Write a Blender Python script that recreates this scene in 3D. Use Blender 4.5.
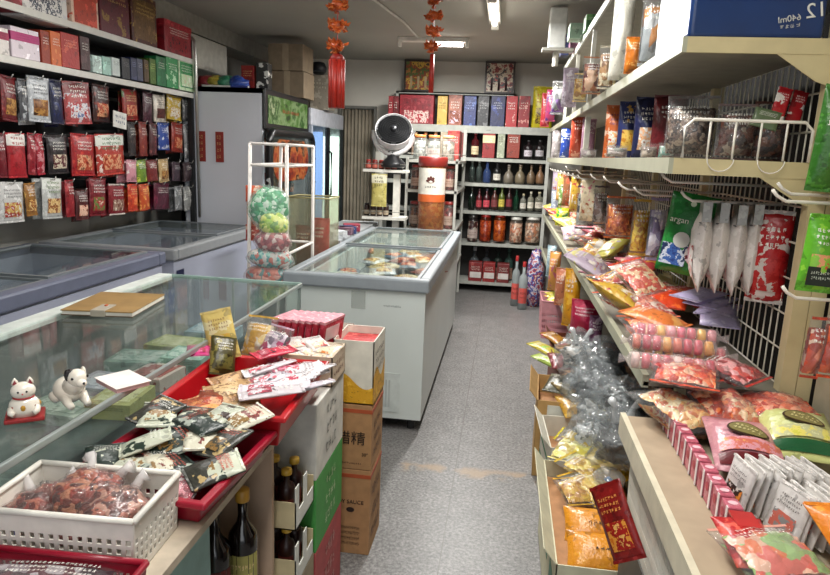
import bpy, math, random
from mathutils import Vector, Matrix, noise as MN
R = math.radians
rnd = random.Random(11)
for _o in list(bpy.data.objects): bpy.data.objects.remove(_o)
SC = bpy.context.scene
COL = SC.collection

# ------------------------------------------------------------------ camera
F, CX, CY, CAMH = 650.0, 415.0, 287.5, 1.55
Yc = Vector(((508-CX)/F, (CY-158)/F, -1)).normalized()
_x2 = 508-5100.0; _y2 = 158-.04*5100
Xc = -Vector(((_x2-CX)/F, (CY-_y2)/F, -1)).normalized()
Xc = (Xc - Xc.dot(Yc)*Yc).normalized()
Zc = Xc.cross(Yc)
# rows of this matrix are the camera axes in world space
ROT = Matrix(((Xc.x, Yc.x, Zc.x), (Xc.y, Yc.y, Zc.y), (Xc.z, Yc.z, Zc.z)))   # world -> camera
CAM = Vector((0, 0, CAMH))
cd = bpy.data.cameras.new('camera'); cam = bpy.data.objects.new('camera', cd); COL.objects.link(cam)
cd.sensor_width = 36.0; cd.lens = 36.0*F/830; cd.clip_start = .05
cam.matrix_world = Matrix.Translation(CAM) @ ROT.transposed().to_4x4()
SC.camera = cam

def U(px, py, x=None, y=None, z=None):
    """where the sight line through a point of the photograph meets a real plane of the shop"""
    r = ROT.transposed() @ Vector(((px-CX)/F, (CY-py)/F, -1))
    t = (x/r.x) if x is not None else (y/r.y) if y is not None else ((z-CAMH)/r.z)
    return CAM + r*t

# ------------------------------------------------------------------ world, lights, exposure
w = bpy.data.worlds.new('shop_world'); SC.world = w; w.use_nodes = True
w.node_tree.nodes['Background'].inputs[0].default_value = (.86, .93, 1, 1)
w.node_tree.nodes['Background'].inputs[1].default_value = .32
SC.view_settings.view_transform = 'Standard'; SC.view_settings.look = 'None'
SC.view_settings.exposure = .36; SC.view_settings.gamma = 1; SC.view_settings.use_curve_mapping = False
SC.cycles.max_bounces = 8; SC.cycles.transparent_max_bounces = 24
LIGHT_W = 1.0
def area(name, loc, sx, sy, watt, rot=(0, 0, 0), col=(1, .985, .95)):
    l = bpy.data.lights.new(name, 'AREA'); l.shape = 'RECTANGLE'; l.size = sx; l.size_y = sy
    l.energy = watt*LIGHT_W; l.color = col
    o = bpy.data.objects.new(name, l); COL.objects.link(o); o.location = loc; o.rotation_euler = rot
    return o
# fluorescent battens: two the photo shows, the others hang over the near part of the shop
area('tube_light', (-.17, 5.0, 2.50), .12, .8, 62)
area('tube_light', (-.62, 6.35, 2.50), .5, .10, 42)
area('tube_light', (-.15, 2.3, 2.50), .12, 1.3, 26)
area('tube_light', (-.25, .6, 2.50), .12, 1.3, 19)
area('tube_light', (-1.7, 3.0, 2.50), .12, 1.1, 9)
# daylight through the shop front behind the camera
area('shopfront_daylight', (0, -2.6, 1.5), 3.2, 2.0, 20, (R(90), 0, 0), (.97, .98, 1))

# ------------------------------------------------------------------ materials
def lin(h):
    h = h.lstrip('#'); c = [int(h[i:i+2], 16)/255 for i in (0, 2, 4)]
    return tuple((v/12.92 if v <= .04045 else ((v+.055)/1.055)**2.4) for v in c) + (1,)
_M = {}
def newmat(key):
    m = bpy.data.materials.new(key); m.use_nodes = True
    nt = m.node_tree; b = nt.nodes['Principled BSDF']
    return m, nt, b
def N(nt, t, **k):
    n = nt.nodes.new(t)
    for a, v in k.items():
        if a in n.inputs.keys() if hasattr(n.inputs, 'keys') else False: n.inputs[a].default_value = v
        else: setattr(n, a, v)
    return n
def coords(nt, rand=True):
    tc = nt.nodes.new('ShaderNodeTexCoord')
    if not rand: return tc.outputs['Object']
    oi = nt.nodes.new('ShaderNodeObjectInfo')
    mu = nt.nodes.new('ShaderNodeMath'); mu.operation = 'MULTIPLY'; mu.inputs[1].default_value = 37.0
    nt.links.new(oi.outputs['Random'], mu.inputs[0])
    va = nt.nodes.new('ShaderNodeVectorMath'); va.operation = 'ADD'
    nt.links.new(tc.outputs['Object'], va.inputs[0]); nt.links.new(mu.outputs[0], va.inputs[1])
    return va.outputs[0]
def noise(nt, vec, scale, detail=2, rough=.5):
    n = nt.nodes.new('ShaderNodeTexNoise'); n.inputs['Scale'].default_value = scale
    n.inputs['Detail'].default_value = detail; n.inputs['Roughness'].default_value = rough
    nt.links.new(vec, n.inputs['Vector']); return n
def ramp(nt, fac, stops, const=False):
    r = nt.nodes.new('ShaderNodeValToRGB'); cr = r.color_ramp
    cr.interpolation = 'CONSTANT' if const else 'LINEAR'
    while len(cr.elements) < len(stops): cr.elements.new(.5)
    for e, (p, c) in zip(cr.elements, stops): e.position = p; e.color = lin(c) if isinstance(c, str) else c
    nt.links.new(fac, r.inputs[0]); return r.outputs[0]
def bump(nt, b, h, s, d=.01):
    n = nt.nodes.new('ShaderNodeBump'); n.inputs['Strength'].default_value = s; n.inputs['Distance'].default_value = d
    nt.links.new(h, n.inputs['Height']); nt.links.new(n.outputs[0], b.inputs['Normal'])

def plain(hexc, rough=.5, metal=0, var=.06, scale=18, bmp=0, spec=.5, coat=0):
    k = ('plain', hexc, rough, metal, var, scale, bmp, spec, coat)
    if k in _M: return _M[k]
    m, nt, b = newmat('plain_'+hexc); c = lin(hexc)
    v = coords(nt); n = noise(nt, v, scale, 3)
    d = tuple(max(0, x*(1-var*2)) for x in c[:3])+(1,); l = tuple(min(1, x*(1+var*2)) for x in c[:3])+(1,)
    nt.links.new(ramp(nt, n.outputs[0], [(.3, d), (.7, l)]), b.inputs['Base Color'])
    b.inputs['Roughness'].default_value = rough; b.inputs['Metallic'].default_value = metal
    b.inputs['Specular IOR Level'].default_value = spec; b.inputs['Coat Weight'].default_value = coat
    if bmp: bump(nt, b, n.outputs[0], bmp)
    _M[k] = m; return m
def foil(hexc, acc=None, rough=.33, scale=22, amt=.58):
    """printed film: ground colour with patches of a second ink"""
    k = ('foil', hexc, acc, rough, scale, amt)
    if k in _M: return _M[k]
    m, nt, b = newmat('foil_'+hexc); c = lin(hexc); v = coords(nt)
    a = lin(acc) if acc else tuple(min(1, x*1.5+.02) for x in c[:3])+(1,)
    n = noise(nt, v, scale, 3, .6)
    nt.links.new(ramp(nt, n.outputs[0], [(0, tuple(x*.62 for x in c[:3])+(1,)), (.38, c), (amt, a)], True), b.inputs['Base Color'])
    n2 = noise(nt, v, 55, 2); bump(nt, b, n2.outputs[0], .5, .006)
    b.inputs['Roughness'].default_value = rough; b.inputs['Specular IOR Level'].default_value = .6
    _M[k] = m; return m
def pieces(hexes, scale=60, rough=.3, bmp=.6):
    """small mixed food seen through film"""
    k = ('pieces', tuple(hexes), scale, rough)
    if k in _M: return _M[k]
    m, nt, b = newmat('pieces_'+hexes[0]); v = coords(nt)
    vo = nt.nodes.new('ShaderNodeTexVoronoi'); vo.inputs['Scale'].default_value = scale
    nz = noise(nt, v, scale*.6, 2)
    mx = nt.nodes.new('ShaderNodeMixRGB'); mx.inputs[0].default_value = .03
    nt.links.new(v, mx.inputs[1]); nt.links.new(nz.outputs['Color'], mx.inputs[2]); nt.links.new(mx.outputs[0], vo.inputs['Vector'])
    sp = nt.nodes.new('ShaderNodeSeparateColor'); nt.links.new(vo.outputs['Color'], sp.inputs[0])
    st = [(i/len(hexes), h) for i, h in enumerate(hexes)]
    nt.links.new(ramp(nt, sp.outputs[0], st, True), b.inputs['Base Color'])
    bump(nt, b, vo.outputs['Distance'], bmp, -.01)
    b.inputs['Roughness'].default_value = rough; b.inputs['Coat Weight'].default_value = .5; b.inputs['Coat Roughness'].default_value = .15
    _M[k] = m; return m
def photo(hexes, scale=30):
    """printed picture of food on a label"""
    k = ('photo', tuple(hexes), scale)
    if k in _M: return _M[k]
    m, nt, b = newmat('photo_'+hexes[0]); v = coords(nt); n = noise(nt, v, scale, 4, .65)
    ln = len(hexes); st = [(.28+.44*i/ln if i else 0, h) for i, h in enumerate(hexes)]
    nt.links.new(ramp(nt, n.outputs[0], st, True), b.inputs['Base Color'])
    b.inputs['Roughness'].default_value = .35
    _M[k] = m; return m
def film(alpha=.25, tint='e8eef0', rough=.12, bmp=.6, scale=28):
    """clear plastic film or thin sheet glass: see-through, a little haze, fresnel gloss"""
    k = ('film', alpha, tint, rough, bmp, scale)
    if k in _M: return _M[k]
    m, nt, b = newmat('film_'+tint); nt.nodes.remove(b); out = nt.nodes['Material Output']
    tr = nt.nodes.new('ShaderNodeBsdfTransparent'); di = nt.nodes.new('ShaderNodeBsdfDiffuse'); di.inputs[0].default_value = lin(tint)
    c = lin(tint); tr.inputs[0].default_value = tuple(.75+.25*x for x in c[:3])+(1,)
    gl = nt.nodes.new('ShaderNodeBsdfGlossy'); gl.inputs['Roughness'].default_value = rough
    fr = nt.nodes.new('ShaderNodeLayerWeight'); fr.inputs[0].default_value = .5
    pw = nt.nodes.new('ShaderNodeMath'); pw.operation = 'POWER'; pw.inputs[1].default_value = 4.5; ma = nt.nodes.new('ShaderNodeMath'); ma.operation = 'MULTIPLY_ADD'; ma.inputs[1].default_value = .5; ma.inputs[2].default_value = .03
    nt.links.new(fr.outputs['Facing'], pw.inputs[0]); nt.links.new(pw.outputs[0], ma.inputs[0])
    m1 = nt.nodes.new('ShaderNodeMixShader'); m1.inputs[0].default_value = alpha; m2 = nt.nodes.new('ShaderNodeMixShader')
    nt.links.new(tr.outputs[0], m1.inputs[1]); nt.links.new(di.outputs[0], m1.inputs[2])
    nt.links.new(ma.outputs[0], m2.inputs[0]); nt.links.new(m1.outputs[0], m2.inputs[1]); nt.links.new(gl.outputs[0], m2.inputs[2]); nt.links.new(m2.outputs[0], out.inputs[0])
    if bmp:
        v = coords(nt); n = noise(nt, v, scale, 3); bu = nt.nodes.new('ShaderNodeBump'); bu.inputs['Strength'].default_value = bmp
        bu.inputs['Distance'].default_value = .02; nt.links.new(n.outputs[0], bu.inputs['Height'])
        nt.links.new(bu.outputs[0], gl.inputs['Normal']); nt.links.new(bu.outputs[0], fr.inputs['Normal'])
    _M[k] = m; return m
def glow(hexc, s):
    k = ('glow', hexc, s)
    if k in _M: return _M[k]
    m, nt, b = newmat('glow'); b.inputs['Base Color'].default_value = lin(hexc)
    b.inputs['Emission Color'].default_value = lin(hexc); b.inputs['Emission Strength'].default_value = s
    _M[k] = m; return m
def chrome(hexc='c9c9c6', rough=.3): return plain(hexc, rough, .85, .03)
WHITE_METAL = plain('dcdcd4', .42, 0, .03); CREAM_METAL = plain('e3d9bd', .42, 0, .03)
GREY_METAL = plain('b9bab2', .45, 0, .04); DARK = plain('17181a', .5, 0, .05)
GLASS = film(.015, 'dfeee9', .03, 0); SHEET = film(.04, 'cfe0dc', .03, 0)
CLEAR = film(.06, 'f2f4f4', .14, .8, 40); WRAP = film(.22, 'eef0f0', .15, .9, 50)
CARD = plain('b4845a', .8, 0, .06, 30); CARDW = plain('e4e0d6', .7, 0, .04)

# ------------------------------------------------------------------ mesh builder
class MB:
    def __init__(s): s.v = []; s.f = []
    def add(s, vs, fs):
        o = len(s.v); s.v += [Vector(p) for p in vs]; s.f += [tuple(i+o for i in f) for f in fs]; return s
    def box(s, x0, x1, y0, y1, z0, z1, M=None):
        vs = [Vector((x, y, z)) for z in (z0, z1) for y in (y0, y1) for x in (x0, x1)]
        if M: vs = [M @ p for p in vs]
        return s.add(vs, [(0, 2, 3, 1), (4, 5, 7, 6), (0, 1, 5, 4), (2, 6, 7, 3), (0, 4, 6, 2), (1, 3, 7, 5)])
    def tube(s, pts, r, n=6, cap=True):
        pts = [Vector(p) for p in pts]; rings = []
        for i, p in enumerate(pts):
            t = (pts[min(i+1, len(pts)-1)]-pts[max(i-1, 0)]).normalized()
            a = t.cross(Vector((0, 0, 1)))
            if a.length < .05: a = t.cross(Vector((1, 0, 0)))
            a.normalize(); b = t.cross(a)
            rr = r[i] if isinstance(r, (list, tuple)) else r
            rings.append([p+(a*math.cos(2*math.pi*k/n)+b*math.sin(2*math.pi*k/n))*rr for k in range(n)])
        vs = [q for g in rings for q in g]; fs = []
        for i in range(len(rings)-1):
            for k in range(n): fs.append((i*n+k, i*n+(k+1) % n, (i+1)*n+(k+1) % n, (i+1)*n+k))
        if cap: fs += [tuple(range(n))[::-1], tuple((len(rings)-1)*n+k for k in range(n))]
        return s.add(vs, fs)
    def lathe(s, prof, n=20, c=(0, 0, 0), sx=1, sy=1, M=None):
        vs = []
        for r, z in prof:
            for k in range(n):
                p = Vector((c[0]+sx*r*math.cos(2*math.pi*k/n), c[1]+sy*r*math.sin(2*math.pi*k/n), c[2]+z)); vs.append(M @ p if M else p)
        fs = []
        for i in range(len(prof)-1):
            for k in range(n): fs.append((i*n+k, i*n+(k+1) % n, (i+1)*n+(k+1) % n, (i+1)*n+k))
        if prof[0][0] > 1e-5: fs.append(tuple(range(n))[::-1])
        if prof[-1][0] > 1e-5: fs.append(tuple((len(prof)-1)*n+k for k in range(n)))
        return s.add(vs, fs)
    def grid(s, fn, nu, nv):
        vs = [fn(i/nu, j/nv) for j in range(nv+1) for i in range(nu+1)]
        fs = [(j*(nu+1)+i, j*(nu+1)+i+1, (j+1)*(nu+1)+i+1, (j+1)*(nu+1)+i) for j in range(nv) for i in range(nu)]
        return s.add(vs, fs)
    def ball(s, c, r, n=10, m=7, sc=(1, 1, 1), M=None):
        pr = [(max(1e-6, math.sin(math.pi*i/m)), -math.cos(math.pi*i/m)) for i in range(m+1)]
        vs = []
        for rr, z in pr:
            for k in range(n):
                p = Vector((rr*math.cos(2*math.pi*k/n)*r*sc[0], rr*math.sin(2*math.pi*k/n)*r*sc[1], z*r*sc[2]))
                if M: p = M @ p
                vs.append(Vector(c)+p)
        return s.add(vs, [(i*n+k, i*n+(k+1) % n, (i+1)*n+(k+1) % n, (i+1)*n+k) for i in range(m) for k in range(n)])
    def build(s, name, m, parent=None, smooth=False, bevel=0, loc=None, rz=None, seg=2):
        me = bpy.data.meshes.new(name); me.from_pydata([tuple(p) for p in s.v], [], s.f); me.update()
        if smooth: me.polygons.foreach_set('use_smooth', [True]*len(me.polygons))
        if m: me.materials.append(m)
        o = bpy.data.objects.new(name, me); COL.objects.link(o)
        if parent: o.parent = parent
        if loc is not None: o.location = loc
        if rz is not None: o.rotation_euler.z = rz
        if bevel:
            b = o.modifiers.new('bevel', 'BEVEL'); b.width = bevel; b.segments = seg; b.limit_method = 'ANGLE'
        return o
def bx(name, m, d, parent=None, bevel=0, **k): return MB().box(*d).build(name, m, parent, bevel=bevel, **k)
def tag(o, label, cat, group=None):
    o['label'] = label; o['category'] = cat
    if group: o['group'] = group
    return o
def struct(o): o['kind'] = 'structure'; return o
def empty(name, loc=(0, 0, 0), rz=0):
    o = bpy.data.objects.new(name, None); o.empty_display_size = .05; COL.objects.link(o); o.location = loc; o.rotation_euler.z = rz; return o
def text(name, body, size, m, parent, M, ext=.0006, align='CENTER'):
    c = bpy.data.curves.new(name, 'FONT'); c.body = body; c.size = size; c.extrude = ext; c.align_x = align; c.align_y = 'CENTER'; c.resolution_u = 3
    t = bpy.data.objects.new(name, c); COL.objects.link(t); bpy.context.view_layer.update()
    me = bpy.data.meshes.new_from_object(t); bpy.data.objects.remove(t)
    me.transform(M); me.materials.clear(); me.materials.append(m)
    o = bpy.data.objects.new(name, me); COL.objects.link(o); o.parent = parent; return o
FRONT = lambda x, y, z: Matrix.Translation((x, y, z)) @ Matrix.Rotation(R(90), 4, 'X')    # letters that read from -Y

FACE = {'x+': R(90), 'x-': R(-90), 'y-': 0.0}
FDIR = {'x+': Vector((1, 0, 0)), 'x-': Vector((-1, 0, 0)), 'y-': Vector((0, -1, 0))}
def spot(ax, c, px1, t, px2, b, depth=.06):
    """base centre, width and height of an item whose front lies on the plane ax = c"""
    k = 'y' if ax == 'y-' else 'x'; mid = (t+b)/2; cx = (px1+px2)/2
    p1, p2 = U(px1, mid, **{k: c}), U(px2, mid, **{k: c}); a, z = U(cx, t, **{k: c}), U(cx, b, **{k: c})
    wdt = (p2-p1).length; base = (p1+p2)/2; base.z = z.z
    return base-FDIR[ax]*depth/2, FACE[ax], wdt, a.z-z.z
ORD = 'first second third fourth fifth sixth seventh eighth ninth tenth eleventh twelfth thirteenth fourteenth fifteenth sixteenth seventeenth eighteenth nineteenth twentieth'.split()

# ------------------------------------------------------------------ item builders (local front is -Y, base at z = 0)
def strokes(fn, u0, u1, v0, v1, rows, mb, asp, seed):
    """rows of tiny dense print, too small to read"""
    r = random.Random(seed)
    for i in range(rows):
        va = v0+(v1-v0)*(i+.2)/rows; vb = v0+(v1-v0)*(i+.8)/rows; u = u0+(u1-u0)*r.uniform(0, .08); wd = (vb-va)*asp*.9
        if wd > (u1-u0)*.3: wd = (u1-u0)*.3
        while u+wd < u1:
            for _ in range(2):
                h0 = r.uniform(.0, .86); w0 = r.uniform(0, .35); mb.add([fn(u+wd*w0, va+(vb-va)*h0), fn(u+wd*r.uniform(.7, 1), va+(vb-va)*h0), fn(u+wd*.9, va+(vb-va)*(h0+.14)), fn(u+wd*w0, va+(vb-va)*(h0+.14))], [(0, 1, 2, 3)])
            for _ in range(2):
                x0 = r.uniform(.0, .84); h0 = r.uniform(0, .4); mb.add([fn(u+wd*x0, va+(vb-va)*h0), fn(u+wd*(x0+.16), va+(vb-va)*h0), fn(u+wd*(x0+.14), va+(vb-va)*.98), fn(u+wd*x0, va+(vb-va)*.95)], [(0, 1, 2, 3)])
            u += wd*1.3
    return mb
def bag(w, h, d, col, acc=None, pic=None, txt='f2efe6', seal=None, name='snack_bag', top=None, clear=False, stuff=None, detail=True, sx=None):
    """pillow pouch with crimped ends"""
    sd = rnd.random()*100; nu, nv = 8, 12
    def prof(u, v):
        e = min(1, max(0, (v-.055)/.25), 1); e = min(e, max(0, (.93-v)/.3)); return (max(0, math.sin(math.pi*u))**.55)*(min(1, e)**.55)
    def S(side, off=0):
        def f(u, v):
            t = prof(u, v); wob = MN.noise(Vector((u*4+sd, v*5, side*3)))*.22+MN.noise(Vector((u*11+sd, v*12, side*3)))*.10
            nar = 1-.05*math.sin(math.pi*v)*(1-abs(2*u-1))
            return Vector(((u-.5)*w*nar*(1-.035*math.sin(math.pi*v)), side*(d*.5*t*(1+wob)+.0015+off), v*h + .012*h*MN.noise(Vector((u*5, sd, 1)))*(v > .9)))
        return f
    mb = MB().grid(S(-1), nu, nv); k = len(mb.v)
    mb.grid(S(1), nu, nv); mb.f = mb.f[:nu*nv]+[t[::-1] for t in mb.f[nu*nv:]]
    for j in range(nv):
        a = j*(nu+1); mb.f.append((a, a+nu+1, a+nu+1+k, a+k)); a += nu; mb.f.append((a, a+k, a+nu+1+k, a+nu+1))
    top_r = nv*(nu+1)
    for i in range(nu): mb.f.append((top_r+i, top_r+i+1, top_r+i+1+k, top_r+i+k)); mb.f.append((i, i+k, i+1+k, i+1))
    body = mb.build(name, CLEAR if clear else foil(col, acc), smooth=True)
    if clear:
        ib = MB(); sh = .88
        def G(side):
            def f(u, v):
                p = S(side)(.06+.88*u, .08+.72*v); p.y *= sh; p.y += MN.noise(Vector((u*14+sd, v*14, side)))*d*.12; return p
            return f
        ib.grid(G(-1), 12, 12); ib.grid(G(1), 12, 12); ib.f = ib.f[:144]+[t[::-1] for t in ib.f[144:]]
        ib.build('contents', stuff, body, smooth=True)
    if top:
        MB().grid(lambda u, v: S(-1, .0022)(u, .72+.27*v), 8, 4).build('header', foil(top, top), body, smooth=True)
    if pic:
        MB().grid(lambda u, v: S(-1, .0022)(.16+.68*u, .14+.36*v), 6, 5).build('label', photo(pic), body, smooth=True)
    if detail:
        st = strokes(lambda u, v: S(-1, .0040)(u, v), .16, .86, .60, .84 if not top else .94, 3, MB(), h/w*.9, sd)
        if st.v: st.build('lettering', plain(txt, .5), body)
        for q0 in (.955, 0): MB().grid(lambda u, v: S(-1, .0025)(u, q0+.045*v), 8, 1).build('seal', foil(seal or col, None, .3, 60), body, smooth=True)
    return body
def carton(w, h, d, col, acc=None, pic=None, txt='f4f0e4', band=None, name='gift_box', lid=False, rows=2, mat=None, panel=None):
    b = MB().box(-w/2, w/2, -d/2, d/2, 0, h).build(name, mat or foil(col, acc, .45, 14, .6), bevel=min(w, h, d)*.03)
    e = .0012
    if lid: MB().box(-w/2-.003, w/2+.003, -d/2-.003, d/2+.003, h*.82, h+.003).build('lid', foil(lid if isinstance(lid, str) else col, None, .4), b, bevel=.002)
    if panel: bx('printed_panel', foil(panel, None, .45, 20), (-w*.42, w*.42, -d/2-e, -d/2, h*.1, h*.9), b)
    if pic: bx('picture', photo(pic), (-w*.36, w*.36, -d/2-e*2, -d/2, h*.14, h*.52), b)
    if band: bx('band', plain(band, .45), (-w/2-e, w/2+e, -d/2-e, d/2+e, h*.56, h*.84), b)
    st = strokes(lambda u, v: Vector(((u-.5)*w, -d/2-e*2.2-(.003 if lid else 0), v*h)), .14, .88, .58, .82, rows+1 if rows else 0, MB(), h/w, rnd.random())
    if st.v and rows: st.build('lettering', plain(txt, .5), b)
    return b
BOT = {
 'wine': [(.0, 0), (.5, 0), (.5, .56), (.46, .62), (.2, .72), (.16, .78), (.16, .93)],
 'gourd': [(.0, 0), (.40, 0), (.5, .12), (.5, .4), (.34, .58), (.16, .68), (.13, .8), (.16, .84), (.16, .93)],
 'spirit': [(.0, 0), (.5, 0), (.5, .62), (.42, .7), (.17, .76), (.17, .92)],
 'flask': [(.0, 0), (.46, 0), (.5, .06), (.5, .5), (.4, .6), (.2, .7), (.18, .92)],
 'jar': [(.0, 0), (.46, 0), (.5, .05), (.5, .76), (.44, .84), (.36, .87), (.36, .9)],
}
def bottle(kind, w, h, col, cap, lab=None, ink='5a2a20', glass=True, name='bottle', content=None, capw=None, n=16):
    pr = [(r*w, z*h) for r, z in BOT[kind]]
    b = MB().lathe(pr, n).build(name, film(.55 if not content else .12, col, .12, 0) if glass else plain(col, .35), smooth=True)
    if content:
        q = [(r*w*.9, z*h*.98+.002) for r, z in BOT[kind] if z < .8]; q.append((0.0001, q[-1][1]))
        MB().lathe(q, n).build('contents', content, b, smooth=True)
    neck = (capw or BOT[kind][-1][0]*1.15)*w
    MB().lathe([(neck, .0), (neck*1.02, .004), (neck, .1*h), (neck*.9, .105*h), (.0001, .106*h)], n, (0, 0, BOT[kind][-1][1]*h-.02*h)).build('cap', plain(cap, .35), b, smooth=True)
    if lab:
        rr = w*.503; z0, z1 = h*.14, h*(.46 if kind in ('wine', 'spirit', 'flask', 'jar') else .36)
        MB().grid(lambda u, v: Vector((rr*math.sin((u-.5)*2.4), -rr*math.cos((u-.5)*2.4), z0+(z1-z0)*v)), 8, 1).build('label', plain(lab, .55), b, smooth=True)
        st = strokes(lambda u, v: Vector((rr*1.01*math.sin((u-.5)*2.4), -rr*1.01*math.cos((u-.5)*2.4), z0+(z1-z0)*v)), .18, .85, .25, .8, 2, MB(), .5, rnd.random())
        if st.v: st.build('lettering', plain(ink, .5), b)
    return b
def sachet(w, h, col, acc, d=.008, pic=None, txt='333333', name='snack_sachet'):
    return bag(w, h, d, col, acc, pic=pic, txt=txt, name=name)
def at(o, loc, rz=0, rx=0, ry=0):
    o.location = loc; o.rotation_mode = 'XYZ'; o.rotation_euler = (rx, ry, rz); return o
def lay(o, x, y, z, rz=0, tilt=0, roll=0):
    """put an upright item on its back, top pointing away along heading rz, tilt raises its head"""
    M = Matrix.Translation((x, y, z)) @ Matrix.Rotation(rz, 4, 'Z') @ Matrix.Rotation(roll, 4, 'Y') @ Matrix.Rotation(tilt, 4, 'X') @ Matrix.Rotation(R(-90), 4, 'X')
    o.matrix_world = M; return o
def blob(name, m, sx, sy, sz, seed, amp=.25, parent=None, freq=2.2, nu=22, nv=14, flat=True):
    """lumpy closed body sitting on z = 0"""
    mb = MB(); vs = []
    for j in range(nv+1):
        th = math.pi*j/nv
        for i in range(nu):
            ph = 2*math.pi*i/nu; p = Vector((math.sin(th)*math.cos(ph), math.sin(th)*math.sin(ph), -math.cos(th)))
            a = 1+amp*MN.noise(p*freq+Vector((seed, 0, 0)))+amp*.5*MN.noise(p*freq*2.7+Vector((0, seed, 0)))
            q = Vector((p.x*sx*a, p.y*sy*a, p.z*sz*a)); q.z = max(q.z, -sz*.8) if flat else q.z; vs.append(q+Vector((0, 0, sz*.8)))
    mb.add(vs, [(j*nu+i, j*nu+(i+1) % nu, (j+1)*nu+(i+1) % nu, (j+1)*nu+i) for j in range(nv) for i in range(nu)])
    return mb.build(name, m, parent, smooth=True)
def basket(w, l, h, m, rows=3, name='basket', wall=.004, tap=.9, slots=False, nx=None):
    """open moulded basket with pierced walls, base at z = 0"""
    mb = MB(); c0 = [(-w/2*tap, -l/2*tap), (w/2*tap, -l/2*tap), (w/2*tap, l/2*tap), (-w/2*tap, l/2*tap)]
    c1 = [(-w/2, -l/2), (w/2, -l/2), (w/2, l/2), (-w/2, l/2)]
    for s in range(4):
        a0, b0, a1, b1 = Vector((*c0[s], 0)), Vector((*c0[(s+1) % 4], 0)), Vector((*c1[s], h)), Vector((*c1[(s+1) % 4], h))
        P = lambda u, v: (a0.lerp(b0, u)).lerp(a1.lerp(b1, u), v)
        ln = (b1-a1).length; nn = max(4, int(ln/(.017 if not slots else .012)))
        hs = [.0] + [.12+.62*i/rows for i in range(rows)] + [.74]
        # solid bands
        bands = [(0, .12)]+[(.12+.62*(i+.62)/rows, .12+.62*(i+1)/rows) for i in range(rows)]+[(.74, 1)]
        for v0, v1 in bands: mb.add([P(0, v0), P(1, v0), P(1, v1), P(0, v1)], [(0, 1, 2, 3)])
        for i in range(rows):
            v0, v1 = .12+.62*i/rows, .12+.62*(i+.62)/rows
            for k in range(nn+1):
                u0, u1 = max(0, (k-.24)/nn), min(1, (k+.24)/nn); mb.add([P(u0, v0), P(u1, v0), P(u1, v1), P(u0, v1)], [(0, 1, 2, 3)])
    mb.add([Vector((*p, .001)) for p in c0], [(0, 1, 2, 3)])
    o = mb.build(name, m); so = o.modifiers.new('wall', 'SOLIDIFY'); so.thickness = wall; so.offset = 0
    rim = MB(); e = .006
    for s in range(4):
        a, b = Vector((*c1[s], h)), Vector((*c1[(s+1) % 4], h)); rim.tube([a, b], e, 8)
    rim.build('rim', m, o, smooth=True)
    return o
def tray(w, l, h, m, name='tray', tap=.92):
    mb = MB(); t = .004
    ring = lambda s, z, g: [Vector((sx*w/2*s-sx*g, sy*l/2*s-sy*g, z)) for sx, sy in ((-1, -1), (1, -1), (1, 1), (-1, 1))]
    rs = [ring(tap, 0, 0), ring(1, h, 0), ring(1, h, -.014), ring(1, h-.01, -.016), ring(1, h-.012, -.012)]
    rs = [ring(tap, .004, t)]+[ring(1, h, t)]+[ring(1, h+.002, -.016)]+[ring(1, h-.012, -.018)]+[ring(1, h-.012, -.001)]+[ring(tap, 0, 0)]
    vs = [p for r_ in rs for p in r_]; fs = [(0, 1, 2, 3), (23, 22, 21, 20)]
    for i in range(len(rs)-1):
        for k in range(4): fs.append((i*4+k, (i+1)*4+k, (i+1)*4+(k+1) % 4, i*4+(k+1) % 4))
    mb.add(vs, fs); o = mb.build(name, m, bevel=.004)
    return o

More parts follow.
